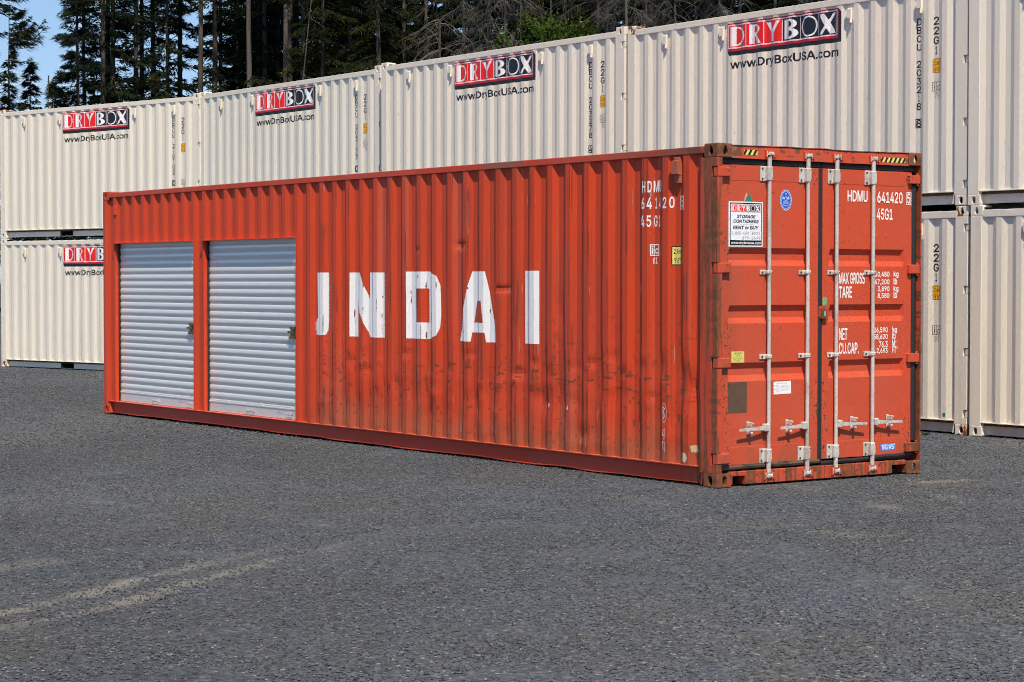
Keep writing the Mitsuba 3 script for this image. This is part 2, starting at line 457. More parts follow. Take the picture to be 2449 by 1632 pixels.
scene['group_far_stones'] = {'type': 'shapegroup', 'stones': mikit.ply(raw((sv[big] * [1.5, 1.5, 1.25]).reshape(-1, 3), (octf[None] + (np.arange(len(big)) * 6)[:, None, None]).reshape(-1, 3)), 'stone', color=scol.reshape(NS, 6, 3)[big].reshape(-1, 3))}
k = 0
for y0, y1, size, gid in ((8.4, 22.6, TILE * 0.96, 'group_stones'), (23.0, 44.0, TILE * 1.5 * 0.96, 'group_far_stones')):
    for ty in np.arange(y0, y1, size):
        half = 0.25 * (ty + 1.0) + 0.9
        for tx in np.arange(-half, half, size):
            k += 1
            scene[f'loose_gravel__{k:03d}'] = {'type': 'instance', 'to_world': T().translate([tx, ty, float(ground_z(np.array([tx]), np.array([ty]))[0]) + 0.001]).rotate([0, 0, 1], float(rs.uniform(0, 360))), 'shapegroup': {'type': 'ref', 'id': gid}}
tag('loose_gravel', 'small grey stones lying loose on the near part of the yard', 'gravel', kind='stuff')


# ------------------------------------------------------------------ pieces shared by both container types
def rib_depth(x, e0, depth=0.031):
    t = np.mod(np.asarray(x) - e0, PITCH_C)
    return np.interp(t, [0, 0.072, 0.140, 0.210, PITCH_C], [0, 0, depth, depth, 0])


def rib_lines(x0, x1, e0, sub=1):
    k0 = math.floor((x0 - e0) / PITCH_C) - 1
    ls = []
    for k in range(k0, k0 + int((x1 - x0) / PITCH_C) + 4):
        b = e0 + k * PITCH_C
        f = [0, 0.072, 0.140, 0.210, PITCH_C]
        for a, c in zip(f[:-1], f[1:]):
            ls += [b + a + (c - a) * i / sub for i in range(sub)]
    return np.array([x0] + [x for x in ls if x0 + 1e-4 < x < x1 - 1e-4] + [x1])


def oval(cx, cz, w, h, pear=False):
    if pear:
        return shapely.convex_hull(union_all([Point(cx, cz + h / 2 - w / 2).buffer(w / 2, 8), Point(cx, cz - h / 2 + w * 0.26).buffer(w * 0.26, 8)]))
    return shapely.convex_hull(union_all([Point(cx, cz + h / 2 - w / 2).buffer(w / 2, 8), Point(cx, cz - h / 2 + w / 2).buffer(w / 2, 8)]))


def casting_base(pear):
    b = box(0, 0.178, 0, 0.162, 0, 0.118, 0.006)
    cav = box(0.026, 0.20, 0.026, 0.18, 0.02, 0.14)
    side = trimesh.creation.extrude_polygon(oval(0.089, 0.058, 0.058, 0.082, pear), 0.08, engine='earcut')   # x, z -> through y
    side.vertices = side.vertices[:, [0, 2, 1]] + [0, -0.02, 0]
    side.invert()
    end = trimesh.creation.extrude_polygon(oval(0.086, 0.058, 0.05, 0.08, pear), 0.08, engine='earcut')
    end.vertices = np.stack([end.vertices[:, 2] - 0.02, end.vertices[:, 0], end.vertices[:, 1]], 1)
    for m in (side, end):
        if m.volume < 0:
            m.invert()
    low = box(0.05, 0.12, 0.05, 0.11, -0.02, 0.06)
    return diff(b, [cav, side, end, low])


CAST = {False: casting_base(False), True: casting_base(True)}


def casting(L, W, H, far, back, top):
    """far: at x=0, back: at y=W, top: at z=H"""
    m = CAST[top].copy()
    v = m.vertices.copy()
    if top:          # keep the wide end of the hole up
        v[:, 2] = 0.118 - v[:, 2]
        v[:, 2] = H - 0.118 + v[:, 2]
        # the pear was drawn with its wide end up before the flip
    flips = int(top)
    if not far:
        v[:, 0] = L - v[:, 0]
        flips += 1
    if back:
        v[:, 1] = W - v[:, 1]
        flips += 1
    f = m.faces if flips % 2 == 0 else m.faces[:, ::-1]
    return raw(v, f)



def bottom_rail(x0, x1, zt, zb, lip=0.034, wav=0.0, web=0.052, pockets=(), gusset=True):
    """channel with the open side outwards: web at y .05, flanges out to y 0"""
    parts = []
    web_spans, x = [], x0
    for a, b in pockets:
        web_spans.append((x, a))
        x = b
    web_spans.append((x, x1))
    for a, b in web_spans:
        parts.append(box(a, b, web, web + 0.008, zb + 0.006, zt - 0.006))
    parts.append(box(x0, x1, 0.0, web + 0.008, zt - 0.008, zt))
    n = max(2, int((x1 - x0) / 0.15))
    xs = np.linspace(x0, x1, n)
    wz = zb + wav * (meshkit.noise(np.stack([xs * 2.2, xs * 0, xs * 0], 1), 5) - 0.35)
    v = []
    for xx, z in zip(xs, wz):
        v += [(xx, lip, z), (xx, web + 0.007, zb), (xx, web + 0.007, zb + 0.007), (xx, lip, z + 0.007)]
    f = []
    for i in range(n - 1):
        for j in range(4):
            a, b = i * 4 + j, i * 4 + (j + 1) % 4
            f += [[a, b, b + 4], [a, b + 4, a + 4]]
    parts.append(raw(v, f))
    if gusset:
        for s, xx in ((1, x0), (-1, x1)):
            parts.append(hull([(xx, 0.004, zt - 0.01), (xx, web, zt - 0.01), (xx + s * 0.006, 0.004, zt - 0.01), (xx + s * 0.006, web, zt - 0.01),
                               (xx + s * 0.030, 0.004, zb), (xx + s * 0.030, web, zb), (xx + s * 0.036, 0.004, zb), (xx + s * 0.036, web, zb)]))
    return cat(parts)


def mirror_y(m, W):
    v = m.vertices.copy()
    v[:, 1] = W - v[:, 1]
    return raw(v, m.faces[:, ::-1])


def roof_sheet(L, W, z, amp, pitch):
    k = int((L - 0.36) / pitch)
    xs = [0.10]
    for i in range(k):
        b = 0.18 + i * (L - 0.36) / k
        w = (L - 0.36) / k
        xs += [b + w * t for t in (0.0, 0.2, 0.5, 0.7)]
    xs += [L - 0.18, L - 0.10]
    h = lambda x: np.interp(np.mod((x - 0.18) / ((L - 0.36) / k) + 1e-9, 1.0), [0, 0.2, 0.5, 0.7, 1.0], [0, 1, 1, 0, 0]) * (x > 0.179) * (x < L - 0.181)
    ys = [0.03, 0.07, 0.16, W / 2, W - 0.16, W - 0.07, W - 0.03]
    wy = lambda y: np.interp(y, [0.03, 0.07, 0.16, W - 0.16, W - 0.07, W - 0.03], [0, 0.5, 1, 1, 0.5, 0])
    return grid(xs, ys, lambda X, Y: np.stack([X, Y, z + amp * h(X) * wy(Y)], 1))


# ------------------------------------------------------------------ the drybox lettering block (letters of a sign, unit cells)
def ell(cx, cy, rx, ry):
    return affinity.scale(Point(cx, cy).buffer(1.0, 16), rx, ry)


def letter(ch):
    if ch == 'D':
        o = ell(0.36, 0.5, 0.54, 0.45).intersection(sbox(0.30, 0, 1, 1)).union(sbox(0.10, 0.05, 0.36, 0.95))
        return o.difference(ell(0.36, 0.5, 0.43, 0.37).intersection(sbox(0.38, 0, 1, 1)))
    if ch == 'R':
        o = sbox(0.16, 0.05, 0.42, 0.95).union(ell(0.42, 0.71, 0.36, 0.24).intersection(sbox(0.36, 0, 1, 1)))
        o = o.difference(ell(0.42, 0.71, 0.22, 0.165).intersection(sbox(0.42, 0, 1, 1)))
        return o.union(Polygon([(0.42, 0.50), (0.56, 0.50), (0.86, 0.05), (0.62, 0.05)]))
    if ch == 'Y':
        return union_all([Polygon([(0.10, 0.95), (0.34, 0.95), (0.56, 0.47), (0.42, 0.42)]), Polygon([(0.72, 0.95), (0.90, 0.95), (0.58, 0.42), (0.46, 0.47)]), sbox(0.40, 0.05, 0.58, 0.50)])
    if ch == 'B':
        o = sbox(0.12, 0.06, 0.42, 0.94).union(ell(0.40, 0.71, 0.42, 0.235).intersection(sbox(0.36, 0, 1, 1))).union(ell(0.40, 0.29, 0.48, 0.24).intersection(sbox(0.36, 0, 1, 1)))
        for cy, rx, ry in ((0.71, 0.15, 0.14), (0.29, 0.19, 0.14)):
            o = o.difference(ell(0.42, cy, rx, ry).intersection(sbox(0.40, 0, 1, 1)))
        return o
    if ch == 'O':
        return ell(0.5, 0.5, 0.43, 0.46).difference(ell(0.5, 0.5, 0.34, 0.395))
    if ch == 'X':
        return Polygon([(0.06, 0.95), (0.36, 0.95), (0.92, 0.05), (0.60, 0.05)]).union(Polygon([(0.76, 0.95), (0.92, 0.95), (0.26, 0.05), (0.09, 0.05)]))


def logo(x0, x1, z0, z1, shadow=True, edge=RED):
    """(panel items, letter items) of the six-celled sign; z0..z1 without the drop edge"""
    w, h = x1 - x0, z1 - z0
    panel, letters = [], []
    b, wl = 0.022 * h / 0.36, 0.016 * h / 0.36
    full = sbox(x0, z0, x1, z1)
    i1 = sbox(x0 + b * 0.8, z0 + 1.5 * b, x1 - b * 0.8, z1 - b * 0.8)
    i2 = sbox(x0 + b * 0.8 + wl, z0 + 1.5 * b + wl, x1 - b * 0.8 - wl, z1 - b * 0.8 - wl)
    if shadow:
        s = 0.05 * h / 0.36
        sh = Polygon([(x0, z0), (x0 + s * 0.8, z0 - s * 1.1), (x1 + s, z0 - s * 1.1), (x1 + s, z1 - s), (x1, z1), (x1, z0)])
        panel.append((sh, BLACK))
    panel.append((full.difference(i1), DKRED))
    ax, az, cx, cz = i2.bounds
    cw = (cx - ax) / 6
    bars = union_all([sbox(ax + cw * k - wl * 0.35, az, ax + cw * k + wl * 0.35, cz) for k in range(1, 6)])
    panel.append((i1.difference(i2).union(bars), lin(244, 214, 214)))
    for k, ch in enumerate('DRYBOX'):
        g = affinity.translate(affinity.scale(letter(ch), cw, cz - az, origin=(0, 0)), ax + cw * k, az).buffer(0)
        cell = sbox(ax + cw * k, az, ax + cw * (k + 1), cz).difference(bars)
        g = g.intersection(cell)
        panel.append((cell.difference(g), RED if k < 3 else NAVY))
        letters.append((g, WHITE))
    return panel, letters


def ring(g, t):
    return g.difference(g.buffer(-t))


# ------------------------------------------------------------------ the orange storage container
SC = 'storage_container'
tag(SC, 'rusty orange container with two roll-up doors in its side, alone before the cream stacks', 'container')
OW, OH = 2.438, 2.896
OPEN = [(0.372, 2.590), (2.866, 5.085)]
OTOP, OBOT = 2.214, 0.171
DENTS = [(8.33, 2.09, 0.09, 0.035, 0.020), (9.04, 1.66, 0.10, 0.03, 0.020), (9.98, 1.42, 0.05, 0.16, 0.012), (11.46, 1.02, 0.05, 0.10, 0.010), (11.81, 0.86, 0.10, 0.16, 0.022),
         (7.55, 2.05, 0.05, 0.03, 0.010), (9.8, 0.60, 0.30, 0.16, 0.014), (8.6, 0.55, 0.20, 0.14, 0.012), (10.8, 0.62, 0.14, 0.25, 0.014), (6.55, 0.80, 0.10, 0.05, 0.010), (5.62, 0.42, 0.12, 0.05, -0.008),
         (8.9, 1.1, 0.06, 0.5, 0.010), (7.0, 0.62, 0.16, 0.10, 0.010), (10.3, 0.34, 0.14, 0.08, 0.012), (11.2, 1.0, 0.05, 0.09, 0.008), (8.35, 0.8, 0.10, 0.30, 0.009)]


_rd = np.random.RandomState(3)
for _k in range(-12, 9):                       # knocks along the fork-truck height, one rib after the other
    for _ in range(2):
        DENTS.append((E0 + _k * PITCH_C + _rd.uniform(0.0, 0.12), _rd.uniform(0.45, 1.08), _rd.uniform(0.04, 0.10), _rd.uniform(0.03, 0.09), _rd.choice([-0.5, 1.0]) * _rd.uniform(0.006, 0.017)))
SWAY = [(8.20, 0.95, 0.25, 0.45, 0.030), (8.75, 0.75, 0.15, 0.30, -0.020), (10.65, 0.85, 0.12, 0.22, 0.022), (11.75, 0.90, 0.14, 0.20, 0.020), (6.9, 0.55, 0.2, 0.2, 0.012), (9.95, 1.40, 0.08, 0.20, -0.014)]


def side_sway(x, z):
    d = 0.010 * (meshkit.fbm(np.stack([x * 2.1, z * 1.6, x * 0 + 4], -1), 2, seed=15) - 0.5) * np.clip((x - 5.3) / 0.5, 0, 1)
    for cx, cz, sx, sz, a in SWAY:
        d = d + a * np.exp(-((x - cx) / sx) ** 2 - ((z - cz) / sz) ** 2)
    return d * np.clip((z - 0.2) / 0.3, 0, 1) * np.clip((2.75 - z) / 0.4, 0, 1) * np.clip((11.95 - x) / 0.15, 0, 1)


def side_disp(x, z):
    x, z = np.asarray(x, float), np.asarray(z, float)
    q = np.stack([x * 1.6, z * 2.6, x * 0], -1)
    wear = np.clip((x - 5.3) / 0.5, 0, 1)
    d = 0.028 * (meshkit.fbm(q, 3, seed=7) - 0.5) * np.exp(-((z - 0.5) / 0.42) ** 2) * (0.25 + 0.75 * wear)
    d = d + 0.005 * (meshkit.fbm(q * [1.4, 0.8, 1], 3, seed=9) - 0.5) * (0.4 + 0.6 * wear)
    for cx, cz, sx, sz, a in DENTS:
        d = d + a * np.exp(-((x - cx) / sx) ** 2 - ((z - cz) / sz) ** 2)
    return d * np.clip((z - 0.17) / 0.1, 0, 1) * np.clip((2.80 - z) / 0.1, 0, 1) * np.clip((11.96 - x) / 0.08, 0, 1)


def o_surf(eps):
    return lambda x, z: np.stack([x + side_sway(x, z), 0.006 + rib_depth(x, E0) + side_disp(x, z) - eps, z], 1)


PX = np.unique(np.round(np.concatenate([rib_lines(0.085, 11.968, E0, 3), [a for o in OPEN for a in o]]), 5))
PZ = np.unique(np.round(np.concatenate([np.linspace(OBOT - 0.012, 2.83, 100), [OTOP]]), 5))


def in_wall(x, z):
    k = np.ones(len(x), bool)
    for a, b in OPEN:
        k &= ~((x > a) & (x < b) & (z < OTOP))
    return k


add(f'{SC}__side_wall', grid(PX, PZ, o_surf(0.0), in_wall), 'orange_side_paint', MO)
back = grid(rib_lines(0.085, 11.968, E0, 1), [0.16, 1.5, 2.83], lambda x, z: np.stack([x, OW - 0.006 - rib_depth(x, E0), z], 1))
back.invert()
add(f'{SC}__side_wall_001', back, 'orange_side_paint', MO)
front = grid(rib_lines(0.06, OW - 0.06, 0.1, 1), [0.12, 1.5, 2.80], lambda y, z: np.stack([0.03 + rib_depth(y, 0.1), y, z], 1))
front.invert()
add(f'{SC}__front_wall', front, 'orange_side_paint', MO)
add(f'{SC}__roof', roof_sheet(OL, OW, 2.866, 0.018, 0.209), 'orange_frame_paint', MO)
add(f'{SC}__floor', box(0.1, OL - 0.12, 0.06, OW - 0.06, 0.13, 0.16), 'worn_brown', MO)
# rails
top_rail = box(0.17, OL - 0.17, 0.0, 0.06, 2.816, 2.876, 0.004)
add(f'{SC}__top_rail', top_rail, 'orange_frame_paint', MO)
add(f'{SC}__top_rail_001', mirror_y(top_rail, OW), 'orange_frame_paint', MO)
br = bottom_rail(0.165, 12.012, 0.171, 0.016, wav=0.020)
add(f'{SC}__bottom_rail', br, 'orange_frame_paint', MO)
add(f'{SC}__bottom_rail_001', mirror_y(br, OW), 'orange_frame_paint', MO)
# posts
HZ = [(2.612, 2.702), (1.803, 1.898), (1.004, 1.098), (0.196, 0.292)]
near_post = box(11.966, OL - 0.002, 0.001, 0.056, 0.118, 2.778, 0.004)
near_post = diff(near_post, [box(12.112, 12.3, -0.1, 0.2, a, b) for a, b in HZ])
near_post = cat([near_post, box(12.0, 12.10, 0.056, 0.15, 0.13, 2.77), box(11.966, 12.10, 0.010, 0.056, 0.12, 2.776)])
add(f'{SC}__corner_post', near_post, 'orange_frame_paint', MO)
add(f'{SC}__corner_post_001', cat([box(11.966, OL - 0.002, OW - 0.014, OW - 0.001, 0.118, 2.778), box(11.966, 12.07, OW - 0.15, OW - 0.014, 0.13, 2.77)]), 'orange_frame_paint', MO)
far_post = box(0.001, 0.102, 0.001, 0.11, 0.118, 2.778, 0.004)
add(f'{SC}__corner_post_002', far_post, 'orange_frame_paint', MO)
add(f'{SC}__corner_post_003', mirror_y(far_post, OW), 'orange_frame_paint', MO)
k = 0
for far in (False, True):
    for bk in (False, True):
        for top in (True, False):
            add(f'{SC}__corner_casting' + (f'_{k:03d}' if k else ''), casting(OL, OW, OH, far, bk, top), 'rusty_casting', MO)
            k += 1
# door-end header and sill
DP = OL - 0.045                                     # outer face of the doors


def dy(a):
    return a + 0.0394 + 0.0034 * a


def dz(z):
    return 1.736 + (z - 1.736) * 1.0034


header = hull([(OL - 0.13, 0.165, 2.775), (OL - 0.012, 0.165, 2.775), (OL - 0.13, 0.165, 2.876), (OL - 0.016, 0.165, 2.882),
               (OL - 0.13, OW - 0.165, 2.775), (OL - 0.012, OW - 0.165, 2.775), (OL - 0.13, OW - 0.165, 2.876), (OL - 0.016, OW - 0.165, 2.882)])
lip_x = np.linspace(0.165, OW - 0.165, 40)
lz = 2.884 + 0.010 * (meshkit.noise(np.stack([lip_x * 5, lip_x * 0, lip_x * 0], 1), 3) - 0.4)
lip = raw([p for y, z in zip(lip_x, lz) for p in ((OL - 0.06, y, 2.880), (OL - 0.006, y, z), (OL - 0.006, y, z + 0.004), (OL - 0.06, y, 2.886))],
          [t for i in range(39) for j in range(4) for t in ([i * 4 + j, i * 4 + (j + 1) % 4, i * 4 + 4 + (j + 1) % 4], [i * 4 + j, i * 4 + 4 + (j + 1) % 4, i * 4 + 4 + j])])
add(f'{SC}__door_header', cat([header, lip]), 'orange_door_paint', MO)
sill = box(OL - 0.14, OL - 0.012, 0.165, OW - 0.165, 0.016, 0.128, 0.004)
sill = diff(sill, [box(OL - 0.3, OL + 0.1, 0.185, 0.33, -0.1, 0.092), box(OL - 0.3, OL + 0.1, 2.085, 2.262, -0.1, 0.092)])
add(f'{SC}__door_sill', sill, 'orange_frame_paint', MO)
add(f'{SC}__lifting_pocket', box(OL - 0.40, OL - 0.30, 0.185, 0.33, 0.02, 0.13), 'dark_inside', MO)
add(f'{SC}__lifting_pocket_001', box(OL - 0.40, OL - 0.30, 2.085, 2.262, 0.02, 0.13), 'dark_inside', MO)
add(f'{SC}__opening_frame', cat([box(0.322, 2.594, -0.026, 0.10, OTOP, OTOP + 0.008), box(2.816, 5.089, -0.026, 0.10, OTOP, OTOP + 0.008)] +
                                [box(a - 0.006, a, 0.0, 0.10, OBOT, OTOP) for a, b in OPEN] + [box(b, b + 0.006, 0.0, 0.10, OBOT, OTOP) for a, b in OPEN] +
                                [box(0.16, 5.3, 0.05, 0.12, OBOT - 0.006, OBOT + 0.004)]), 'orange_side_paint', MO)

# -- roll-up doors: every slat its own piece
zz = np.linspace(0, 0.088, 21)
prof = 0.010 * np.interp(zz / 0.088, [0, 0.06, 0.16, 0.44, 0.54, 0.62, 0.84, 0.92, 1.0], [1.0, 0.86, 0.66, 0.08, 0.0, 0.02, 0.22, 0.52, 1.0])      # 0 = proud, .014 = groove
slat_d, CY = {}, 0.064
for i, (a, b) in enumerate(OPEN):
    D = f'{SC}__roll_up_door' + (f'_{i:03d}' if i else '')
    ms = grid([a + 0.018, b - 0.018], zz[::1], lambda X, Z: np.stack([X, CY + np.interp(Z, zz, prof), Z], 1))
    first = None
    for k in range(22):
        S = np.eye(4)
        S[2, 3] = 0.318 + 0.088 * k
        key = f'{D}__slat' + (f'_{k:03d}' if k else '')
        if first is None:
            first = add(key, ms, 'galvanised_slat', MO @ S, smooth=True)
        else:
            again(key, first, MO @ S)
    add(f'{D}__guide', box(a + 0.0005, a + 0.022, CY - 0.018, CY + 0.03, 0.178, OTOP - 0.001), 'dark_inside', MO)
    add(f'{D}__guide_001', cat([box(b - 0.022, b - 0.0005, CY - 0.018, CY + 0.03, 0.178, OTOP - 0.001)]), 'dark_inside', MO)
    add(f'{D}__bottom_bar', cat([box(a + 0.004, b - 0.004, CY - 0.002, CY + 0.02, 0.196, 0.318, 0.003), box(a + 0.004, b - 0.004, CY - 0.010, CY - 0.002, 0.285, 0.300, 0.002),
                                 box(a + 0.01, b - 0.01, CY - 0.004, CY + 0.02, 0.178, 0.196)]), 'galvanised_slat', MO)
    mid = (a + b) / 2 - 0.05
    add(f'{D}__handle', cat([box(mid - 0.10, mid + 0.10, CY - 0.006, CY - 0.001, 0.215, 0.245, 0.001), box(mid - 0.075, mid + 0.075, CY - 0.030, CY - 0.022, 0.222, 0.236, 0.002),
                             box(mid - 0.080, mid - 0.066, CY - 0.028, CY - 0.004, 0.220, 0.238), box(mid + 0.066, mid + 0.080, CY - 0.028, CY - 0.004, 0.220, 0.238)]), 'galvanised_bar', MO)
    add(f'{D}__handle_001', cat([box(b - 0.30, b - 0.16, CY - 0.006, CY - 0.001, 0.222, 0.250, 0.001), box(b - 0.29, b - 0.17, CY - 0.026, CY - 0.018, 0.228, 0.240, 0.002)]), 'galvanised_bar', MO)
    add(f'{D}__latch', cat([box(b - 0.215, b - 0.10, CY - 0.034, CY + 0.004, 1.085, 1.115, 0.003), box(b - 0.20, b - 0.10, CY - 0.030, CY + 0.004, 1.19, 1.222, 0.003),
                            box(b - 0.19, b - 0.13, CY - 0.022, CY + 0.004, 1.115, 1.19), box(b - 0.235, b - 0.10, CY - 0.040, CY - 0.028, 1.150, 1.176, 0.003)]), 'brass', MO)
    tx = b - 0.56
    g = sbox(tx, 0.222, tx + 0.15, 0.268)
    lines = union_all([text_in('WARNING', tx + 0.03, tx + 0.12, 0.250, 0.262, True)] + [sbox(tx + 0.015, 0.228 + 0.007 * q, tx + 0.135, 0.2305 + 0.007 * q) for q in range(3)])
    m, c = paint([(g.difference(lines), lin(205, 200, 215)), (lines, lin(120, 110, 130))], lambda x, z: np.stack([x, x * 0 + CY - 0.0045, z], 1))
    add(f'{D}__label', m, 'sign_print', MO, color=c)

# -- side lettering (paint that follows the ribs and dents)
ZL = PZ
S2 = o_surf(0.0022)
wz = []


def worn(g, seed, amount):
    """letter paint chipped in upright flakes, mostly along the rib edges"""
    rs = np.random.RandomState(seed)
    a, b, c, d = g.bounds
    cuts = []
    for _ in range(int(amount * (c - a) * 60)):
        kk = rs.randint(0, 80)
        e = E0 + (kk - 33) * PITCH_C + rs.choice([0.0, 0.25, 0.23, 0.072, 0.140])
        if not a < e < c:
            continue
        z = rs.uniform(b, d)
        w, h = rs.uniform(0.003, 0.015), rs.uniform(0.012, 0.06) * rs.choice([1, 1, 2.6])
        x = e + rs.normal(0, 0.008)
        ang = np.linspace(0, 2 * np.pi, 9)[:-1]
        r = rs.uniform(0.5, 1.0, 8)
        cuts.append(Polygon(np.stack([x + w * r * np.cos(ang), z + h * r * np.sin(ang)], 1)))
    chips = union_all(cuts).intersection(g)
    return [(g.difference(chips), WHITE), (chips, lin(120, 62, 48))]


_xs = np.linspace(0, 12.0, 24001)
_xa = _xs + (25.4 - _xs) / 11.55 * rib_depth(_xs, E0)


def xt(x):
    """positions measured along the wall's face -> positions on the ribbed sheet"""
    return np.interp(x, _xa, _xs)


def moved(g):
    return shapely.transform(g, lambda q: np.stack([xt(q[:, 0]), q[:, 1]], 1))


U_ = Polygon([(5.564, 1.828), (5.812, 1.828), (5.812, 1.30), (5.795, 1.20), (5.74, 1.150), (5.60, 1.142), (5.52, 1.145), (5.52, 1.30), (5.575, 1.33)])
N_ = union_all([sbox(6.238, 1.145, 6.42, 1.826), sbox(6.660, 1.145, 6.945, 1.826), Polygon([(6.40, 1.826), (6.445, 1.826), (6.71, 1.47), (6.71, 1.145), (6.665, 1.145), (6.40, 1.55)])])
D_ = Polygon([(7.354, 1.833), (7.80, 1.833), (7.92, 1.79), (7.99, 1.70), (8.003, 1.60), (8.003, 1.38), (7.98, 1.27), (7.91, 1.19), (7.80, 1.150), (7.354, 1.150)]).difference(sbox(7.55, 1.317, 7.795, 1.662).buffer(0.0))
A_ = Polygon([(8.324, 1.144), (8.561, 1.832), (8.775, 1.832), (8.945, 1.144), (8.795, 1.144), (8.765, 1.235), (8.555, 1.235), (8.524, 1.144)]).difference(Polygon([(8.59, 1.33), (8.645, 1.545), (8.70, 1.545), (8.735, 1.33)]))
I_ = sbox(9.443, 1.147, 9.668, 1.834)
for j, (g, sd) in enumerate(((U_, 1), (N_, 2), (D_, 3), (A_, 4), (I_, 5))):
    m, c = paint(worn(moved(g).buffer(0), sd, 10.0 if j < 4 else 5.0), S2, PX, ZL)
    add(f'{SC}__painted_letter' + (f'_{j:03d}' if j else ''), m, 'sign_print', MO, color=c)
over = Polygon([(5.40, 1.335), (5.50, 1.335), (5.50, 1.140), (5.40, 1.135)])
m, c = paint([(over, np.array([0.62, 0.055, 0.022]))], S2, PX, ZL)
add(f'{SC}__paint_patch', m, 'sign_print', MO, color=c)
code = []
for ch, x0, x1 in (('H', 11.188, 11.230), ('D', 11.262, 11.320), ('M', 11.346, 11.417), ('U', 11.424, 11.447)):
    code.append(text_in(ch, xt(x0), xt(x1), 2.512, 2.612, True))
for ch, x0, x1 in (('6', 11.181, 11.221), ('4', 11.250, 11.324), ('1', 11.369, 11.395), ('4', 11.424, 11.443), ('2', 11.468, 11.515), ('0', 11.554, 11.626), ('5', 11.718, 11.740)):
    code.append(text_in(ch, xt(x0), xt(x1), 2.368, 2.466, True))
code.append(ring(sbox(xt(11.706), 2.352, xt(11.750), 2.470), 0.005))
for ch, x0, x1 in (('4', 11.176, 11.221), ('5', 11.251, 11.316), ('G', 11.354, 11.401), ('1', 11.424, 11.436)):
    code.append(text_in(ch, xt(x0), xt(x1), 2.211, 2.312, True))
m, c = paint([(union_all(code), WHITE)], S2, PX, ZL)
add(f'{SC}__side_number', m, 'sign_print', MO, color=c)
icb = sbox(11.299, 1.959, 11.424, 2.060)
ic = union_all([ring(icb, 0.008), sbox(11.355, 1.96, 11.363, 2.06), sbox(11.299, 1.96, 11.316, 2.06), text_in('i', 11.326, 11.346, 1.975, 2.045, True), text_in('c', 11.372, 11.414, 1.975, 2.025, True), text_in('61', 11.342, 11.404, 1.890, 1.948, True)])
m, c = paint([(moved(ic).buffer(0), WHITE)], S2, PX, ZL)
add(f'{SC}__class_mark', m, 'sign_print', MO, color=c)
hb = sbox(11.602, 1.876, 11.716, 2.040).buffer(-0.012).buffer(0.012)
ht = union_all([text_in('2,9m', 11.622, 11.708, 1.962, 2.015, True), text_in("9'6\"", 11.628, 11.704, 1.892, 1.942, True), ring(hb, 0.008)])
hb, ht = (affinity.translate(q, -0.032, 0) for q in (hb, ht))
m, c = paint([(hb.difference(ht), lin(232, 214, 110)), (ht, BLACK)], S2, PX, ZL)
add(f'{SC}__height_label', m, 'sign_print', MO, color=c)
# chalk marks and torn sticker scraps low on the wall
chalk = []


def stroke(pts, w=0.004):
    return shapely.LineString(pts).buffer(w, 2)


chalk += [ring(affinity.scale(Point(11.485, 0.60).buffer(1, 16), 0.036, 0.085), 0.005), stroke([(11.474, 0.545), (11.474, 0.655)]),
          stroke([(11.474, 0.655), (11.496, 0.635), (11.476, 0.605), (11.500, 0.575), (11.474, 0.545)]),
          stroke([(11.482, 0.455), (11.470, 0.405), (11.500, 0.405)]), stroke([(11.497, 0.46), (11.494, 0.37)]), stroke([(11.466, 0.345), (11.505, 0.345)]), stroke([(11.474, 0.335), (11.478, 0.285)]), stroke([(11.498, 0.335), (11.494, 0.262)])]
m, c = paint([(union_all(chalk), lin(225, 190, 180))], S2, PX, ZL)
add(f'{SC}__chalk_mark', m, 'sign_print', MO, color=c)
scr = [(Polygon([(11.83, 0.335), (11.905, 0.345), (11.915, 0.285), (11.84, 0.28)]), lin(196, 178, 140)), (Polygon([(11.735, 0.275), (11.775, 0.265), (11.80, 0.225), (11.77, 0.185), (11.735, 0.205)]), lin(200, 195, 170)),
       (Polygon([(9.77, 0.60), (9.815, 0.60), (9.80, 0.56), (9.775, 0.565)]), lin(170, 185, 215)), (Polygon([(10.07, 0.56), (10.10, 0.60), (10.105, 0.555)]), lin(190, 190, 215))]
m, c = paint(scr, S2, PX, ZL)
add(f'{SC}__sticker_scrap', m, 'sign_print', MO, color=c)
# side vents
add(f'{SC}__vent', cat([box(11.622, 11.700, 0.000, 0.036, 2.575, 2.80, 0.004), hull([(11.618, -0.030, 2.765), (11.704, -0.030, 2.765), (11.618, 0.02, 2.775), (11.704, 0.02, 2.775), (11.618, -0.030, 2.655), (11.704, -0.030, 2.655), (11.618, 0.02, 2.640), (11.704, 0.02, 2.640)])]), 'faded_vent', MO)
add(f'{SC}__vent_001', box(0.34, 0.40, -0.012, 0.030, 2.58, 2.70, 0.006), 'orange_side_paint', MO)

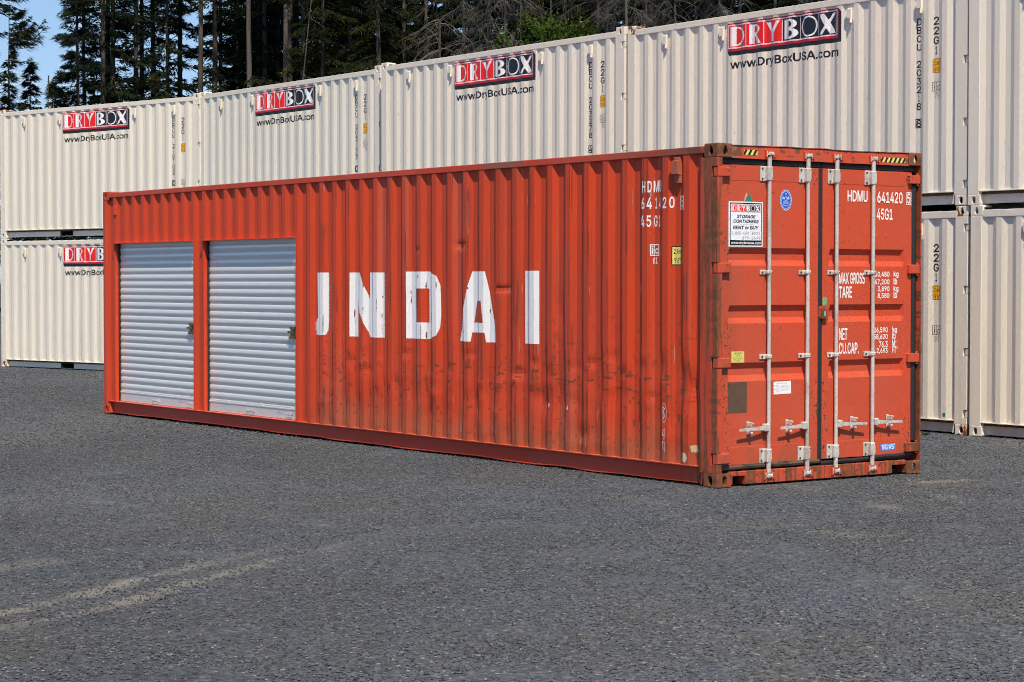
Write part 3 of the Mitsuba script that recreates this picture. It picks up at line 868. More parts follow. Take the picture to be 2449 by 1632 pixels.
# -- the two door leaves
ZR = [(2.022, 1.972, 1.918, 1.870), (1.536, 1.486, 1.430, 1.382), (1.050, 1.000, 0.944, 0.892)]
zl, zd = [0.185, 0.333, 0.3331], [0, 0, 0]
zl = [0.185, 0.333, 0.335]
zd = [0.0, 0.0, 0.004]
for r in ZR[::-1]:
    a, b, c_, d = (dz(q) for q in r)
    zl += [d, c_, b, a]
    zd += [0.004, 0.040, 0.040, 0.004]
zl += [2.590, 2.592, 2.722]
zd += [0.004, 0.0, 0.0]
LEAF = [(0.058, 1.196, 0.157, 1.101), (1.246, 2.352, 1.324, 2.264)]
for i, (y0, y1, a, b) in enumerate(LEAF):
    D = f'{SC}__door' + (f'_{i:03d}' if i else '')
    yl = [y0, a, a + 0.003, a + 0.022, b - 0.022, b - 0.003, b, y1]
    wy_small = lambda y, a=a, b=b: np.interp(y, [a, a + 0.003, b - 0.003, b], [0, 1, 1, 0])
    wy_deep = lambda y, a=a, b=b: np.interp(y, [a, a + 0.003, a + 0.022, b - 0.022, b - 0.003, b], [0, 0, 1, 1, 0, 0])

    def surf(y, z, ws=wy_small, wd=wy_deep):
        d = np.interp(z, zl, zd)
        sh = np.minimum(d, 0.004) * ws(y) + np.maximum(d - 0.004, 0) * wd(y)
        return np.stack([DP - sh, y, z], 1)
    leaf = grid(yl, zl, surf)
    add(f'{D}__panel', cat([leaf, box(DP - 0.055, DP - 0.050, y0, y1, 0.185, 2.722), box(DP - 0.052, DP - 0.0005, y0, y0 + 0.004, 0.186, 2.72), box(DP - 0.052, DP - 0.0005, y1 - 0.004, y1, 0.186, 2.72),
                            box(DP - 0.052, DP - 0.0005, y0 + 0.004, y1 - 0.004, 0.186, 0.19), box(DP - 0.052, DP - 0.0005, y0 + 0.004, y1 - 0.004, 2.716, 2.7205)]), 'orange_door_paint', MO)
    # rubber seal round the leaf
    gk = [hull([(DP - 0.03, y0 - 0.02, 2.724), (DP + 0.004, y0 - 0.02, 2.728), (DP + 0.012, y0 - 0.02, 2.750), (DP + 0.002, y0 - 0.02, 2.774), (DP - 0.03, y0 - 0.02, 2.774),
                (DP - 0.03, y1 + 0.02, 2.724), (DP + 0.004, y1 + 0.02, 2.728), (DP + 0.012, y1 + 0.02, 2.750), (DP + 0.002, y1 + 0.02, 2.774), (DP - 0.03, y1 + 0.02, 2.774)])]
    add(f'{D}__seal', gk[0], 'black_rubber', MO)
    gk = []
    n = 24
    yy = np.linspace(y0 - 0.015, y1 + 0.015, n)
    zb = (0.148, 0.128)[i] + 0.008 * (meshkit.noise(np.stack([yy * 6, yy * 0, yy * 0], 1), 4 + i) - 0.5) + (0.0 if i == 0 else 0.03) * (yy - y0)
    for q in range(n - 1):
        gk.append(hull([(DP + s * 0.010, yy[q + e], zb[q + e] + t) for e in (0, 1) for s, t in ((-4, 0), (-4, 0.036), (0.6, 0.036), (1.4, 0.018), (0.6, 0.0))]))
    add(f'{D}__seal_001', cat(gk), 'dirty_seal' if i == 0 else 'black_rubber', MO)
    if i == 0:
        add(f'{D}__seal_002', box(DP - 0.04, DP + 0.006, 1.198, 1.244, 0.15, 2.726, 0.006), 'black_rubber', MO)
    else:
        parts, zs = [], np.linspace(0.30, 2.60, 20)
        off = 0.006 * (meshkit.noise(np.stack([zs * 3, zs * 0, zs * 0], 1), 2) - 0.5)
        for q in range(19):
            parts.append(hull([(DP + s, y, zs[q + e]) for e in (0, 1) for s, y in ((-0.05, 2.350 + off[q + e]), (0.004, 2.350 + off[q + e]), (0.014, 2.382 + off[q + e]), (0.002, 2.412), (-0.05, 2.412))]))
        add(f'{D}__seal_002', cat(parts), 'black_rubber', MO)
    for k, (a_, b_) in enumerate(HZ):
        if i == 0:
            m = cat([box(12.128, OL + 0.004, 0.006, 0.060, a_ + 0.004, b_ - 0.004, 0.005), box(DP - 0.02, OL + 0.0, 0.045, dy(0.116), a_ + 0.006, b_ - 0.006, 0.005), cyl((12.165, 0.032, a_ - 0.012), (12.165, 0.032, b_ + 0.012), 0.014)])
        else:
            y_a, y_b = dy((2.246, 2.245, 2.239, 2.215)[k]), 2.424
            m = cat([box(DP - 0.02, OL - 0.006, y_a, y_b, a_ + 0.004, b_ - 0.010, 0.005), cyl((12.165, 2.405, a_ - 0.012), (12.165, 2.405, b_ + 0.008), 0.014)])
        add(f'{D}__hinge' + (f'_{k:03d}' if k else ''), m, 'orange_door_paint' if k < 3 or i == 0 else 'orange_frame_paint', MO)

# locking bars with brackets, cams and handles
BARS = [0.597, 1.047, 1.392, 1.839]
BX = OL - 0.016
for i, yb in enumerate(BARS):
    B = f'{SC}__locking_bar' + (f'_{i:03d}' if i else '')
    add(f'{B}__rod', cat([cyl((BX, yb, 0.145), (BX, yb, 2.765), 0.0165, 18), cyl((BX, yb, 2.68), (BX, yb, 2.80), 0.020, 18), cyl((BX, yb, 0.10), (BX, yb, 0.20), 0.020, 18)]), 'galvanised_bar', MO, smooth=40)
    for k, (z0, z1) in enumerate(((dz(2.588), dz(2.716)), (dz(1.795), dz(1.835)), (dz(1.074), dz(1.118)), (dz(0.191), dz(0.314)))):
        big = k in (0, 3)
        m = [box(DP - 0.001, DP + 0.009, yb - 0.085, yb - 0.012, z0, z1, 0.003), box(DP + 0.001, BX + 0.023, yb - 0.030, yb + 0.026, z0 + 0.003, z1 - 0.003, 0.008)]
        bolts = ([(yb - 0.064, z0 + 0.02), (yb - 0.064, z1 - 0.02)] if big else [(yb - 0.062, (z0 + z1) / 2)])
        add(f'{B}__bracket' + (f'_{k:03d}' if k else ''), cat(m), 'galvanised_bar', MO)
        add(f'{B}__bolt' + (f'_{k:03d}' if k else ''), cat([cyl((DP, y, z), (DP + 0.017, y, z), 0.0085, 8) for y, z in bolts] + ([cyl((BX, yb + 0.015, z0 + 0.02), (BX + 0.026, yb + 0.015, z0 + 0.02), 0.005, 8), cyl((BX, yb + 0.015, z1 - 0.02), (BX + 0.026, yb + 0.015, z1 - 0.02), 0.005, 8)] if big else [cyl((BX, yb + 0.014, (z0 + z1) / 2), (BX + 0.026, yb + 0.014, (z0 + z1) / 2), 0.005, 8)])), 'worn_brown', MO)
    s = -1 if i < 2 else 1
    for k, (zc, sg) in enumerate(((2.822, 1), (0.074, -1))):
        m = [cyl((BX, yb, zc - 0.03 * sg), (BX, yb, zc + 0.022 * sg), 0.016), box(BX - 0.012, BX + 0.030, yb - 0.014, yb + 0.030, zc - 0.010, zc + 0.014, 0.004),
             box(BX - 0.020, BX + 0.016, yb - 0.046, yb - 0.030, zc - 0.026, zc + 0.026, 0.004), box(BX - 0.020, BX + 0.012, yb + 0.030, yb + 0.044, zc - 0.024, zc + 0.024, 0.004), hull([(BX, yb - 0.03, zc), (BX + 0.02, yb - 0.03, zc - 0.01), (BX + 0.02, yb - 0.026, zc + 0.012), (BX + 0.026, yb, zc + 0.012), (BX + 0.026, yb, zc - 0.012), (BX - 0.01, yb, zc)])]
        add(f'{B}__cam' + (f'_{k:03d}' if k else ''), cat(m), 'galvanised_bar', MO)
        add(f'{B}__keeper' + (f'_{k:03d}' if k else ''), cat([box(OL - 0.014, OL + 0.004, yb - 0.058, yb - 0.046, zc - 0.034, zc + 0.034, 0.003), box(OL - 0.014, OL + 0.004, yb + 0.046, yb + 0.058, zc - 0.030, zc + 0.030, 0.003), box(OL - 0.016, OL - 0.008, yb - 0.052, yb + 0.052, zc - 0.030, zc + 0.030)]), 'orange_door_paint', MO)
    # handle
    zh = 0.487
    y1 = yb + s * (0.365 if i in (0,) else 0.345 if i == 1 else 0.345)
    ym = yb + s * 0.215
    hx = BX + 0.012
    lever = hull([(hx - 0.005, yb + s * 0.05, zh - 0.018), (hx + 0.005, yb + s * 0.05, zh - 0.018), (hx - 0.005, yb + s * 0.05, zh + 0.018), (hx + 0.005, yb + s * 0.05, zh + 0.018),
                  (hx + 0.012, ym, zh - 0.016), (hx + 0.022, ym, zh - 0.016), (hx + 0.012, ym, zh + 0.008), (hx + 0.022, ym, zh + 0.008)])
    grip = hull([(hx + 0.012, ym, zh - 0.014), (hx + 0.022, ym, zh - 0.014), (hx + 0.012, ym, zh + 0.010), (hx + 0.022, ym, zh + 0.010),
                 (hx + 0.020, y1, zh - 0.018), (hx + 0.026, y1, zh - 0.018), (hx + 0.020, y1, zh + 0.004), (hx + 0.026, y1, zh + 0.004)])
    hub = box(BX - 0.020, BX + 0.026, min(yb + s * 0.012, yb + s * 0.062), max(yb + s * 0.012, yb + s * 0.062), zh - 0.030, zh + 0.034, 0.005)
    add(f'{B}__handle', cat([lever, grip, hub]), 'galvanised_bar', MO)
    add(f'{B}__handle_catch', cat([box(DP, DP + 0.008, ym - 0.015, ym + 0.015, zh - 0.054, zh + 0.060, 0.003), box(DP + 0.006, hx + 0.024, ym - 0.008, ym + 0.009, zh + 0.014, zh + 0.054, 0.005), box(DP + 0.006, hx + 0.022, ym - 0.012, ym + 0.012, zh - 0.048, zh - 0.026, 0.005), cyl((hx + 0.01, ym, zh + 0.045), (hx + 0.034, ym, zh + 0.045), 0.009, 10)]), 'galvanised_bar', MO)


# -- print on the door end
def on_door(eps, x=None):
    return lambda u, v: np.stack([u * 0 + (DP - 0.004 if x is None else x) + eps, u, v], 1)


def door_print(name, items, eps=0.002, x=None):
    m, c = paint(items, on_door(eps, x))
    add(f'{SC}__{name}', m, 'sign_print', MO, color=c)


def D4(a, b, z0, z1):
    return dy(a), dy(b), dz(z0), dz(z1)


W = WHITE
door_print('door_number', [(union_all([text_in('HDMU', *D4(1.503, 1.748, 2.438, 2.537), True), text_in('641420', *D4(1.868, 2.187, 2.434, 2.535), True), ring(sbox(*[D4(2.232, 2.296, 2.424, 2.538)[q] for q in (0, 2, 1, 3)]), 0.006),
                                       text_in('5', *D4(2.245, 2.284, 2.437, 2.527), True)]), W)], eps=0.0062)
door_print('door_size_code', [(text_in('45G1', *D4(1.868, 2.066, 2.286, 2.386), True), W)])
wt = [text_in('MAX GROSS', *D4(1.407, 1.722, 1.716, 1.816), True), text_in('TARE', *D4(1.408, 1.566, 1.592, 1.694), True), text_in('NET', *D4(1.412, 1.512, 1.224, 1.328), True), text_in('CU.CAP.', *D4(1.410, 1.652, 1.100, 1.200), True)]
for s, x0, x1, z in (('30,480', 1.846, 2.030, 1.778), ('67,200', 1.846, 2.030, 1.710), ('3,890', 1.884, 2.030, 1.648), ('8,580', 1.884, 2.030, 1.588), ('26,590', 1.836, 2.012, 1.282), ('58,620', 1.836, 2.012, 1.222), ('76.3', 1.905, 2.012, 1.158), ('2,693', 1.876, 2.012, 1.098)):
    wt.append(text_in(s, *D4(x0, x1, z - 0.008, z + 0.047), True))
for s, x0, x1, z in (('kg', 2.083, 2.144, 1.768), ('lb', 2.083, 2.128, 1.710), ('kg', 2.083, 2.144, 1.638), ('lb', 2.083, 2.128, 1.588), ('kg', 2.068, 2.130, 1.272), ('lb', 2.068, 2.112, 1.222), ('M', 2.068, 2.106, 1.158), ('FT', 2.068, 2.120, 1.098)):
    wt.append(text_in(s, *D4(x0, x1, z, z + 0.058 if s != 'kg' else z + 0.060), True))
wt += [text_in('3', *D4(2.110, 2.122, 1.192, 1.214), True), text_in('3', *D4(2.124, 2.136, 1.132, 1.154), True)]
door_print('weight_table', [(union_all(wt), W)])
# storage sign
x0, x1, z0, z1 = D4(0.122, 0.505, 2.030, 2.410)
add(f'{SC}__storage_sign__plate', box(DP - 0.005, DP + 0.0005, x0, x1, z0, z1), 'sign_print', MO, color=np.tile(lin(226, 232, 242), (8, 1)))
bd = sbox(x0 + 0.012, z0 + 0.010, x1 - 0.012, z1 - 0.010)
inner = sbox(x0 + 0.021, z0 + 0.055, x1 - 0.021, z1 - 0.020)
ww, hh = x1 - x0, z1 - z0
txt = []
cxs = (x0 + x1) / 2
for s, zt, xa, xb, h in (('STORAGE', 0.632, 0.235, 0.770, 0.072), ('CONTAINERS', 0.527, 0.130, 0.870, 0.072), ('RENT or BUY', 0.384, 0.125, 0.860, 0.076)):
    g = text_in(s, x0 + xa * ww, x0 + xb * ww, z0 + zt * hh, z0 + (zt + h) * hh, True)
    txt.append(affinity.skew(g.buffer(0.0012), xs=10, origin=(cxs, z0 + zt * hh)))
txt += [text_in('1-888-DRY-BOXX', x0 + 0.075 * ww, x0 + 0.925 * ww, z0 + 0.262 * hh, z0 + 0.335 * hh), text_in('379-2699', x0 + 0.39 * ww, x0 + 0.925 * ww, z0 + 0.160 * hh, z0 + 0.228 * hh), sbox(x0 + 0.27 * ww, z0 + 0.490 * hh, x0 + 0.76 * ww, z0 + 0.494 * hh)]
webtxt = text_in('www.dryboxusa.com', x0 + 0.065 * ww, x0 + 0.945 * ww, z0 + 0.045 * hh, z0 + 0.115 * hh, True)
blackg = bd.difference(inner).difference(webtxt)
m, c = paint([(blackg, NAVY), (webtxt, WHITE), (union_all(txt), NAVY)], on_door(0.0016, DP + 0.0005))
add(f'{SC}__storage_sign__lettering', m, 'sign_print', MO, color=c)
pn, lt = logo(x0 + 0.075 * ww, x0 + 0.925 * ww, z0 + 0.765 * hh, z0 + 0.935 * hh, shadow=False)
m, c = paint(pn + lt, on_door(0.0016, DP + 0.0005))
add(f'{SC}__storage_sign__logo', m, 'sign_print', MO, color=c)
# triangles of an older mark above the sign
door_print('old_mark', [(Polygon([(dy(0.287), dz(2.409)), (dy(0.318), dz(2.492)), (dy(0.335), dz(2.466)), (dy(0.302), dz(2.409))]), lin(206, 150, 130)), (Polygon([(dy(0.312), dz(2.409)), (dy(0.356), dz(2.490)), (dy(0.392), dz(2.409))]), lin(30, 130, 110))])
ox, oz = (dy(0.706) + dy(0.840)) / 2, dz(2.434)
ov = ell(ox, oz, 0.067, 0.089)
ri = ring(ov, 0.005)
ri2 = ring(ell(ox, oz, 0.054, 0.075), 0.0035)
sym = union_all([ring(ell(ox, oz + 0.012, 0.018, 0.018), 0.005), sbox(ox - 0.040, oz + 0.008, ox - 0.016, oz + 0.020), sbox(ox + 0.016, oz + 0.008, ox + 0.040, oz + 0.020), sbox(ox - 0.036, oz + 0.022, ox - 0.026, oz + 0.030), sbox(ox + 0.026, oz + 0.022, ox + 0.036, oz + 0.030), ring(ell(ox, oz + 0.052, 0.008, 0.009), 0.003)] +
                [sbox(ox - 0.026 + 0.010 * q, oz - 0.030 - 0.006 * (q % 2), ox - 0.022 + 0.010 * q, oz - 0.010) for q in range(6)] + [stroke([(ox - 0.03, oz - 0.04), (ox, oz - 0.052), (ox + 0.03, oz - 0.04)], 0.002)] +
                [sbox(ox + 0.060 * math.cos(t) - 0.003, oz + 0.081 * math.sin(t) - 0.003, ox + 0.060 * math.cos(t) + 0.003, oz + 0.081 * math.sin(t) + 0.003) for t in np.linspace(0, 2 * np.pi, 15)[:-1]])
wh = union_all([ri, ri2, sym])
door_print('oval_sticker', [(ov.difference(wh), lin(40, 88, 190)), (wh, lin(190, 210, 245))])
x0, x1, z0, z1 = D4(0.158, 0.302, 1.052, 1.147)
g = sbox(x0, z0, x1, z1)
t = union_all([text_in('ACEP', x0 + 0.035, x1 - 0.03, z1 - 0.026, z1 - 0.008, True), text_in('HDM', x0 + 0.045, x1 - 0.05, z1 - 0.046, z1 - 0.034), text_in('ND-0001', x0 + 0.02, x1 - 0.02, z1 - 0.068, z1 - 0.054), text_in('HMM', x0 + 0.045, x1 - 0.045, z1 - 0.086, z1 - 0.074)])
door_print('yellow_sticker', [(g.difference(t), lin(206, 200, 110)), (t, lin(90, 95, 50))])
x0, x1, z0, z1 = D4(0.640, 0.842, 0.772, 0.880)
g = affinity.rotate(sbox(x0, z0, x1, z1), 1.0)
t = union_all([text_in('CONTAINER TYPE', x0 + 0.035, x1 - 0.05, z1 - 0.022, z1 - 0.012, True)] + [sbox(x0 + 0.012, z1 - 0.036 - 0.011 * q, x0 + (0.075 if q % 3 else 0.06), z1 - 0.033 - 0.011 * q) for q in range(6)] + [sbox(x0 + 0.085, z1 - 0.036 - 0.011 * q, x1 - 0.015 - 0.01 * (q % 3), z1 - 0.033 - 0.011 * q) for q in range(5)])
door_print('data_sticker', [(g.difference(t), lin(232, 234, 238)), (t, lin(150, 160, 180))])
x0, x1, z0, z1 = D4(0.123, 0.334, 0.626, 0.887)
add(f'{SC}__blank_plate', cat([box(DP - 0.005, DP - 0.001, x0, x1, z0, z1)] + [cyl((DP - 0.002, y, z), (DP + 0.003, y, z), 0.006, 8) for y in (x0 + 0.012, x1 - 0.012) for z in (z0 + 0.012, (z0 + z1) / 2, z1 - 0.012)]), 'worn_brown', MO)
x0, x1, z0, z1 = D4(1.926, 2.112, 0.226, 0.288)
g = sbox(x0, z0, x1, z1)
t = union_all([text_in('M', x0 + 0.022, x0 + 0.064, z0 + 0.010, z1 - 0.010, True), text_in('RS', x0 + 0.105, x1 - 0.014, z0 + 0.010, z1 - 0.008, True)])
wv = union_all([stroke([(x0 + 0.008, z1 - 0.016), (x0 + 0.05, z1 - 0.008), (x0 + 0.10, z1 - 0.018), (x1 - 0.01, z1 - 0.008)], 0.005), Polygon([(x0 + 0.068, z0 + 0.012), (x0 + 0.082, z1 - 0.012), (x0 + 0.098, z0 + 0.012)])]).intersection(g)
door_print('blue_sticker', [(g.difference(t).difference(wv), lin(60, 120, 205)), (t.difference(wv), lin(225, 232, 245)), (wv, lin(170, 200, 235))], eps=0.0062)
x0, x1, z0, z1 = D4(1.206, 1.252, 1.534, 1.597)
add(f'{SC}__green_tape', box(DP - 0.001, DP + 0.002, x0 + 0.004, x1 + 0.004, z0, z1), 'sign_print', MO, color=np.tile(lin(96, 176, 128), (8, 1)))
x0, x1, z0, z1 = D4(1.160, 1.262, 1.408, 1.516)
lb = cat([box(DP - 0.001, DP + 0.040, x0 + 0.012, x1 - 0.022, z0, z1 - 0.008, 0.006), box(DP - 0.001, DP + 0.010, x0 - 0.004, x1, z0 + 0.018, z1 + 0.004, 0.004), cyl((DP + 0.02, x0 + 0.04, z0 - 0.008), (DP + 0.02, x0 + 0.04, z0 + 0.02), 0.012)])
add(f'{SC}__lock_box', lb, 'orange_frame_paint', MO)
add(f'{SC}__green_tape_001', box(DP + 0.039, DP + 0.042, x0 + 0.030, x0 + 0.050, z0 + 0.030, z0 + 0.072), 'sign_print', MO, color=np.tile(lin(96, 190, 180), (8, 1)))
# hazard stripes on the header
hz = []
for (a, b, z0, z1) in ((0.291, 0.440, 2.806, 2.850), (1.913, 2.218, 2.798, 2.842)):
    a, b = a + 0.012, b + 0.014
    g = sbox(a, z0, b, z1)
    st = union_all([Polygon([(a + q, z0), (a + q + 0.028, z0), (a + q + 0.056, z1), (a + q + 0.028, z1)]) for q in np.arange(-0.1, b - a, 0.056)]).intersection(g)
    hz += [(g.difference(st), BLACK), (st, lin(216, 204, 110))]
m, c = paint(hz, lambda u, v: np.stack([OL - 0.012 - (v - 2.775) * 0.037 + 0.003, u, v], 1))
add(f'{SC}__hazard_stripe', m, 'sign_print', MO, color=c)

# ------------------------------------------------------------------ cream containers
CL, CW, CH, CE = 6.058, 2.438, 2.591, 0.365
CXL = rib_lines(0.150, 5.880, CE, 1)


def c_surf(eps):
    return lambda x, z: np.stack([x, 0.006 + rib_depth(x, CE, 0.025) - eps, z], 1)


def cream_meshes():
    P = []                                            # (part, mesh, bsdf, smooth)
    P.append(('side_wall', grid(CXL, [0.15, 2.47], c_surf(0.0)), 'cream_paint'))
    bk = grid(CXL, [0.15, 2.47], lambda x, z: np.stack([x, CW - 0.006 - rib_depth(x, CE), z], 1))
    bk.invert()
    P.append(('side_wall_001', bk, 'cream_paint'))
    fr = grid(rib_lines(0.06, CW - 0.06, 0.1, 1), [0.12, 2.50], lambda y, z: np.stack([0.03 + rib_depth(y, 0.1), y, z], 1))
    fr.invert()
    P.append(('front_wall', fr, 'cream_paint'))
    P.append(('roof', roof_sheet(CL, CW, 2.532, 0.020, 0.245), 'cream_paint'))
    P.append(('floor', box(0.1, CL - 0.1, 0.06, CW - 0.06, 0.12, 0.15), 'worn_brown'))
    tr = box(0.176, CL - 0.176, 0.0, 0.06, 2.458, 2.538, 0.004)
    P += [('top_rail', tr, 'cream_paint'), ('top_rail_001', mirror_y(tr, CW), 'cream_paint')]
    rl = bottom_rail(0.150, 5.872, 0.161, 0.018, lip=0.074, web=0.078, pockets=((1.872, 2.240), (3.818, 4.186)))
    P += [('bottom_rail', rl, 'cream_paint'), ('bottom_rail_001', mirror_y(rl, CW), 'cream_paint')]
    for k, (a, b) in enumerate(((1.872, 2.240), (3.818, 4.186))):      # steel sleeves for the fork tines, open through
        sl = [box(a, b, 0.060, CW - 0.060, 0.138, 0.144), box(a - 0.006, a, 0.060, CW - 0.060, 0.020, 0.140), box(b, b + 0.006, 0.060, CW - 0.060, 0.020, 0.140), box(a, b, 0.080, CW - 0.080, 0.020, 0.025), box(a, b, 1.2, 1.21, 0.025, 0.138)]
        P.append(('fork_pocket' + (f'_{k:03d}' if k else ''), cat(sl), 'dark_inside'))
    fp = box(0.002, 0.160, 0.001, 0.10, 0.118, 2.473, 0.004)
    P += [('corner_post', fp, 'cream_paint'), ('corner_post_001', mirror_y(fp, CW), 'cream_paint')]
    slots = [(2.305, 2.390), (1.600, 1.690), (0.895, 0.985), (0.195, 0.285)]
    np_ = box(5.868, CL - 0.003, 0.001, 0.07, 0.118, 2.473, 0.004)
    np_ = diff(np_, [box(5.995, 6.2, -0.1, 0.2, a, b) for a, b in slots])
    np_ = cat([np_, box(5.90, 5.97, 0.07, 0.16, 0.13, 2.46)])
    P += [('corner_post_002', np_, 'cream_paint'), ('corner_post_003', mirror_y(np_, CW), 'cream_paint')]
    k = 0
    for far in (True, False):
        for bkk in (False, True):
            for top in (True, False):
                P.append(('corner_casting' + (f'_{k:03d}' if k else ''), casting(CL, CW, CH, far, bkk, top), 'cream_paint'))
                k += 1
    P.append(('door_header', box(CL - 0.12, CL - 0.01, 0.165, CW - 0.165, 2.46, 2.56, 0.004), 'cream_paint'))
    P.append(('door_sill', box(CL - 0.12, CL - 0.01, 0.165, CW - 0.165, 0.02, 0.13, 0.004), 'cream_paint'))
    for i, (a, b) in enumerate(((0.075, 1.205), (1.235, 2.363))):
        D = 'door' + (f'_{i:03d}' if i else '')
        zs = [0.15, 0.62, 0.66, 0.72, 0.76, 1.22, 1.26, 1.32, 1.36, 1.82, 1.86, 1.92, 1.96, 2.45]
        dd = [0, 0, 0.036, 0.036, 0, 0, 0.036, 0.036, 0, 0, 0.036, 0.036, 0, 0]
        lf = grid([a, a + 0.09, a + 0.10, b - 0.10, b - 0.09, b], zs, lambda y, z: np.stack([CL - 0.045 - np.interp(z, zs, dd) * np.interp(y, [a + 0.09, a + 0.10, b - 0.10, b - 0.09], [0, 1, 1, 0]), y, z], 1))
        P.append((f'{D}__panel', lf, 'cream_paint'))
        yh = 0.02 if i == 0 else CW - 0.075
        for k2, (z0, z1) in enumerate(slots):
            yy0, yy1 = (0.012, 0.13) if i == 0 else (CW - 0.13, CW - 0.012)
            P.append((f'{D}__hinge' + (f'_{k2:03d}' if k2 else ''), box(6.018, CL + 0.0, yy0, yy1, z0 + 0.008, z1 - 0.008, 0.004), 'cream_paint'))
        for k2, yb in enumerate((a + 0.42, b - 0.16) if i == 0 else (a + 0.16, b - 0.42)):
            P.append((f'{D}__locking_bar' + (f'_{k2:03d}' if k2 else ''), cat([cyl((CL - 0.018, yb, 0.06), (CL - 0.018, yb, 2.53), 0.0165, 10)] + [box(CL - 0.046, CL + 0.004, yb - 0.08, yb + 0.03, z, z + 0.06, 0.004) for z in (0.2, 0.95, 1.6, 2.3)]), 'galvanised_bar'))
    for k, xv in enumerate((0.795, 1.925, 4.205, 5.330)):
        P.append(('vent' + (f'_{k:03d}' if k else ''), cat([hull([(xv - 0.036, -0.020, 2.392), (xv + 0.036, -0.020, 2.392), (xv - 0.036, 0.012, 2.405), (xv + 0.036, 0.012, 2.405), (xv - 0.036, -0.022, 2.285), (xv + 0.036, -0.022, 2.285), (xv - 0.036, 0.012, 2.268), (xv + 0.036, 0.012, 2.268)]),
                                                                  box(xv - 0.032, xv + 0.032, 0.000, 0.010, 2.222, 2.41, 0.002), box(xv + 0.024, xv + 0.034, -0.028, 0.004, 2.226, 2.28, 0.002)]), 'cream_paint'))
    return P


CM = [(n, mikit.ply(m, b)) for n, m, b in cream_meshes()]
cs = c_surf(0.002)
pn, lt = logo(2.015, 4.010, 2.075, 2.432)
LOGO = []
m, c = paint(pn, cs, CXL)
LOGO.append(('logo__panel', mikit.ply(m, 'sign_print', color=c)))
m, c = paint(lt, cs, CXL)
LOGO.append(('logo__lettering', mikit.ply(m, 'sign_print', color=c)))
m, c = paint([(text_h('www.DryBoxUSA.com', 0, 0, 1.0), BLACK)], lambda x, z: np.stack([x, x * 0, z], 1))
web = fit(text_poly('www.DryBoxUSA.com'), 2.085, 4.010, 1.828, 1.955)
web_adv = web
m, c = paint([(web.buffer(0.005), BLACK)], cs, CXL)
LOGO.append(('web_address', mikit.ply(m, 'sign_print', color=c)))


def column_text(s, x0, x1, ztop, step, h, boxed_last=False):
    out, z = [], ztop
    for ch in s:
        if ch != ' ':
            w = (x1 - x0) * (0.26 if ch in '1I' else 1.0)
            cx = (x0 + x1) / 2
            out.append(text_in(ch, cx - w / 2, cx + w / 2, z - h, z))
        z -= step
    return out, z + step


def cream_marks(number, cls, ic_z):
    out = []
    g, zl_ = column_text(number, 5.262, 5.332, 2.172, 0.0975, 0.078)
    g.append(ring(sbox(5.250, zl_ - 0.090, 5.344, zl_ + 0.012), 0.006))
    out.append(('id_number', [(union_all(g).buffer(0.0035), BLACK)]))
    g, _ = column_text('22G1', 5.522, 5.596, 2.165, 0.112, 0.088)
    out.append(('size_code', [(union_all(g).buffer(0.0035), BLACK)]))
    hb = sbox(5.512, 1.525, 5.640, 1.690).buffer(-0.012).buffer(0.012)
    t = union_all([ring(hb, 0.007), text_in('2.6m', 5.530, 5.630, 1.615, 1.668, True), text_in("8'6\"", 5.535, 5.620, 1.542, 1.590, True)])
    out.append(('height_label', [(hb.difference(t), YEL), (t, lin(70, 45, 10))]))
    b = sbox(5.508, ic_z - 0.110, 5.634, ic_z)
    out.append(('class_mark', [(union_all([ring(b, 0.007), sbox(5.562, ic_z - 0.110, 5.569, ic_z), text_in('i', 5.530, 5.546, ic_z - 0.090, ic_z - 0.018), text_in('c', 5.578, 5.622, ic_z - 0.092, ic_z - 0.040), text_in(cls, 5.540, 5.615, ic_z - 0.185, ic_z - 0.125)]), BLACK)]))
    res = []
    for n, it in out:
        m, c = paint(it, cs, CXL)
        res.append((n, mikit.ply(m, 'sign_print', color=c)))
    return res


POSE = {1: (-5.73815, 38.45782, 0.870171), 2: (-2.11348, 33.64615, 0.642379), 3: (1.52420, 28.50400, 0.638727), 4: (5.13172, 23.56436, 0.628296), 5: (8.80253, 18.69373, 0.649619)}
GROUP = 'cream twenty-foot containers stacked two high'
CREAM = [
    # stack, level, z, shift, number, class, ic_z, rusty castings, label
    (1, 1, 2.603, 0.0, 'DBCU 210102 0', '70', 1.028, {0}, 'cream container numbered 210102, upper one of the leftmost stack, turned away from the row'),
    (2, 1, 2.616, 0.0, 'DBCU 203173 0', '70', 1.425, set(), 'cream container numbered 203173, upper one second from the left, behind the roll-up doors'),
    (3, 1, 2.614, 0.0, 'DBCU 203278 4', '70', 1.425, set(), 'cream container numbered 203278, upper one in the middle of the row'),
    (4, 1, 2.600, -0.01, 'DBCU 203218 8', '70', 1.425, {0}, 'cream container numbered 203218 with a rusty top left corner, upper one behind the double doors'),
    (5, 1, 2.593, -0.022, 'DBCU 203225 4', '70', 1.425, set(), 'cream upper container cut off by the right edge of the picture'),
    (1, 0, 0.0, 0.0, 'DBCU 210087 5', '70', 1.20, {1}, 'cream container standing on the gravel at the far left, partly hidden by the orange one'),
    (2, 0, 0.0, 0.0, 'DBCU 203160 3', '70', 1.30, set(), 'cream lower container hidden behind the roll-up doors of the orange one'),
    (3, 0, 0.0, 0.0, 'DBCU 203194 6', '70', 1.30, set(), 'cream lower container hidden behind the middle of the orange one'),
    (4, 0, 0.0, 0.010, 'DBCU 203209 1', '87', 1.232, {4, 5}, 'cream lower container with rusty right corners, just right of the orange doors'),
    (5, 0, 0.0, 0.022, 'DBCU 203231 2', '70', 1.30, set(), 'cream lower container on the gravel cut off by the right edge of the picture'),
]
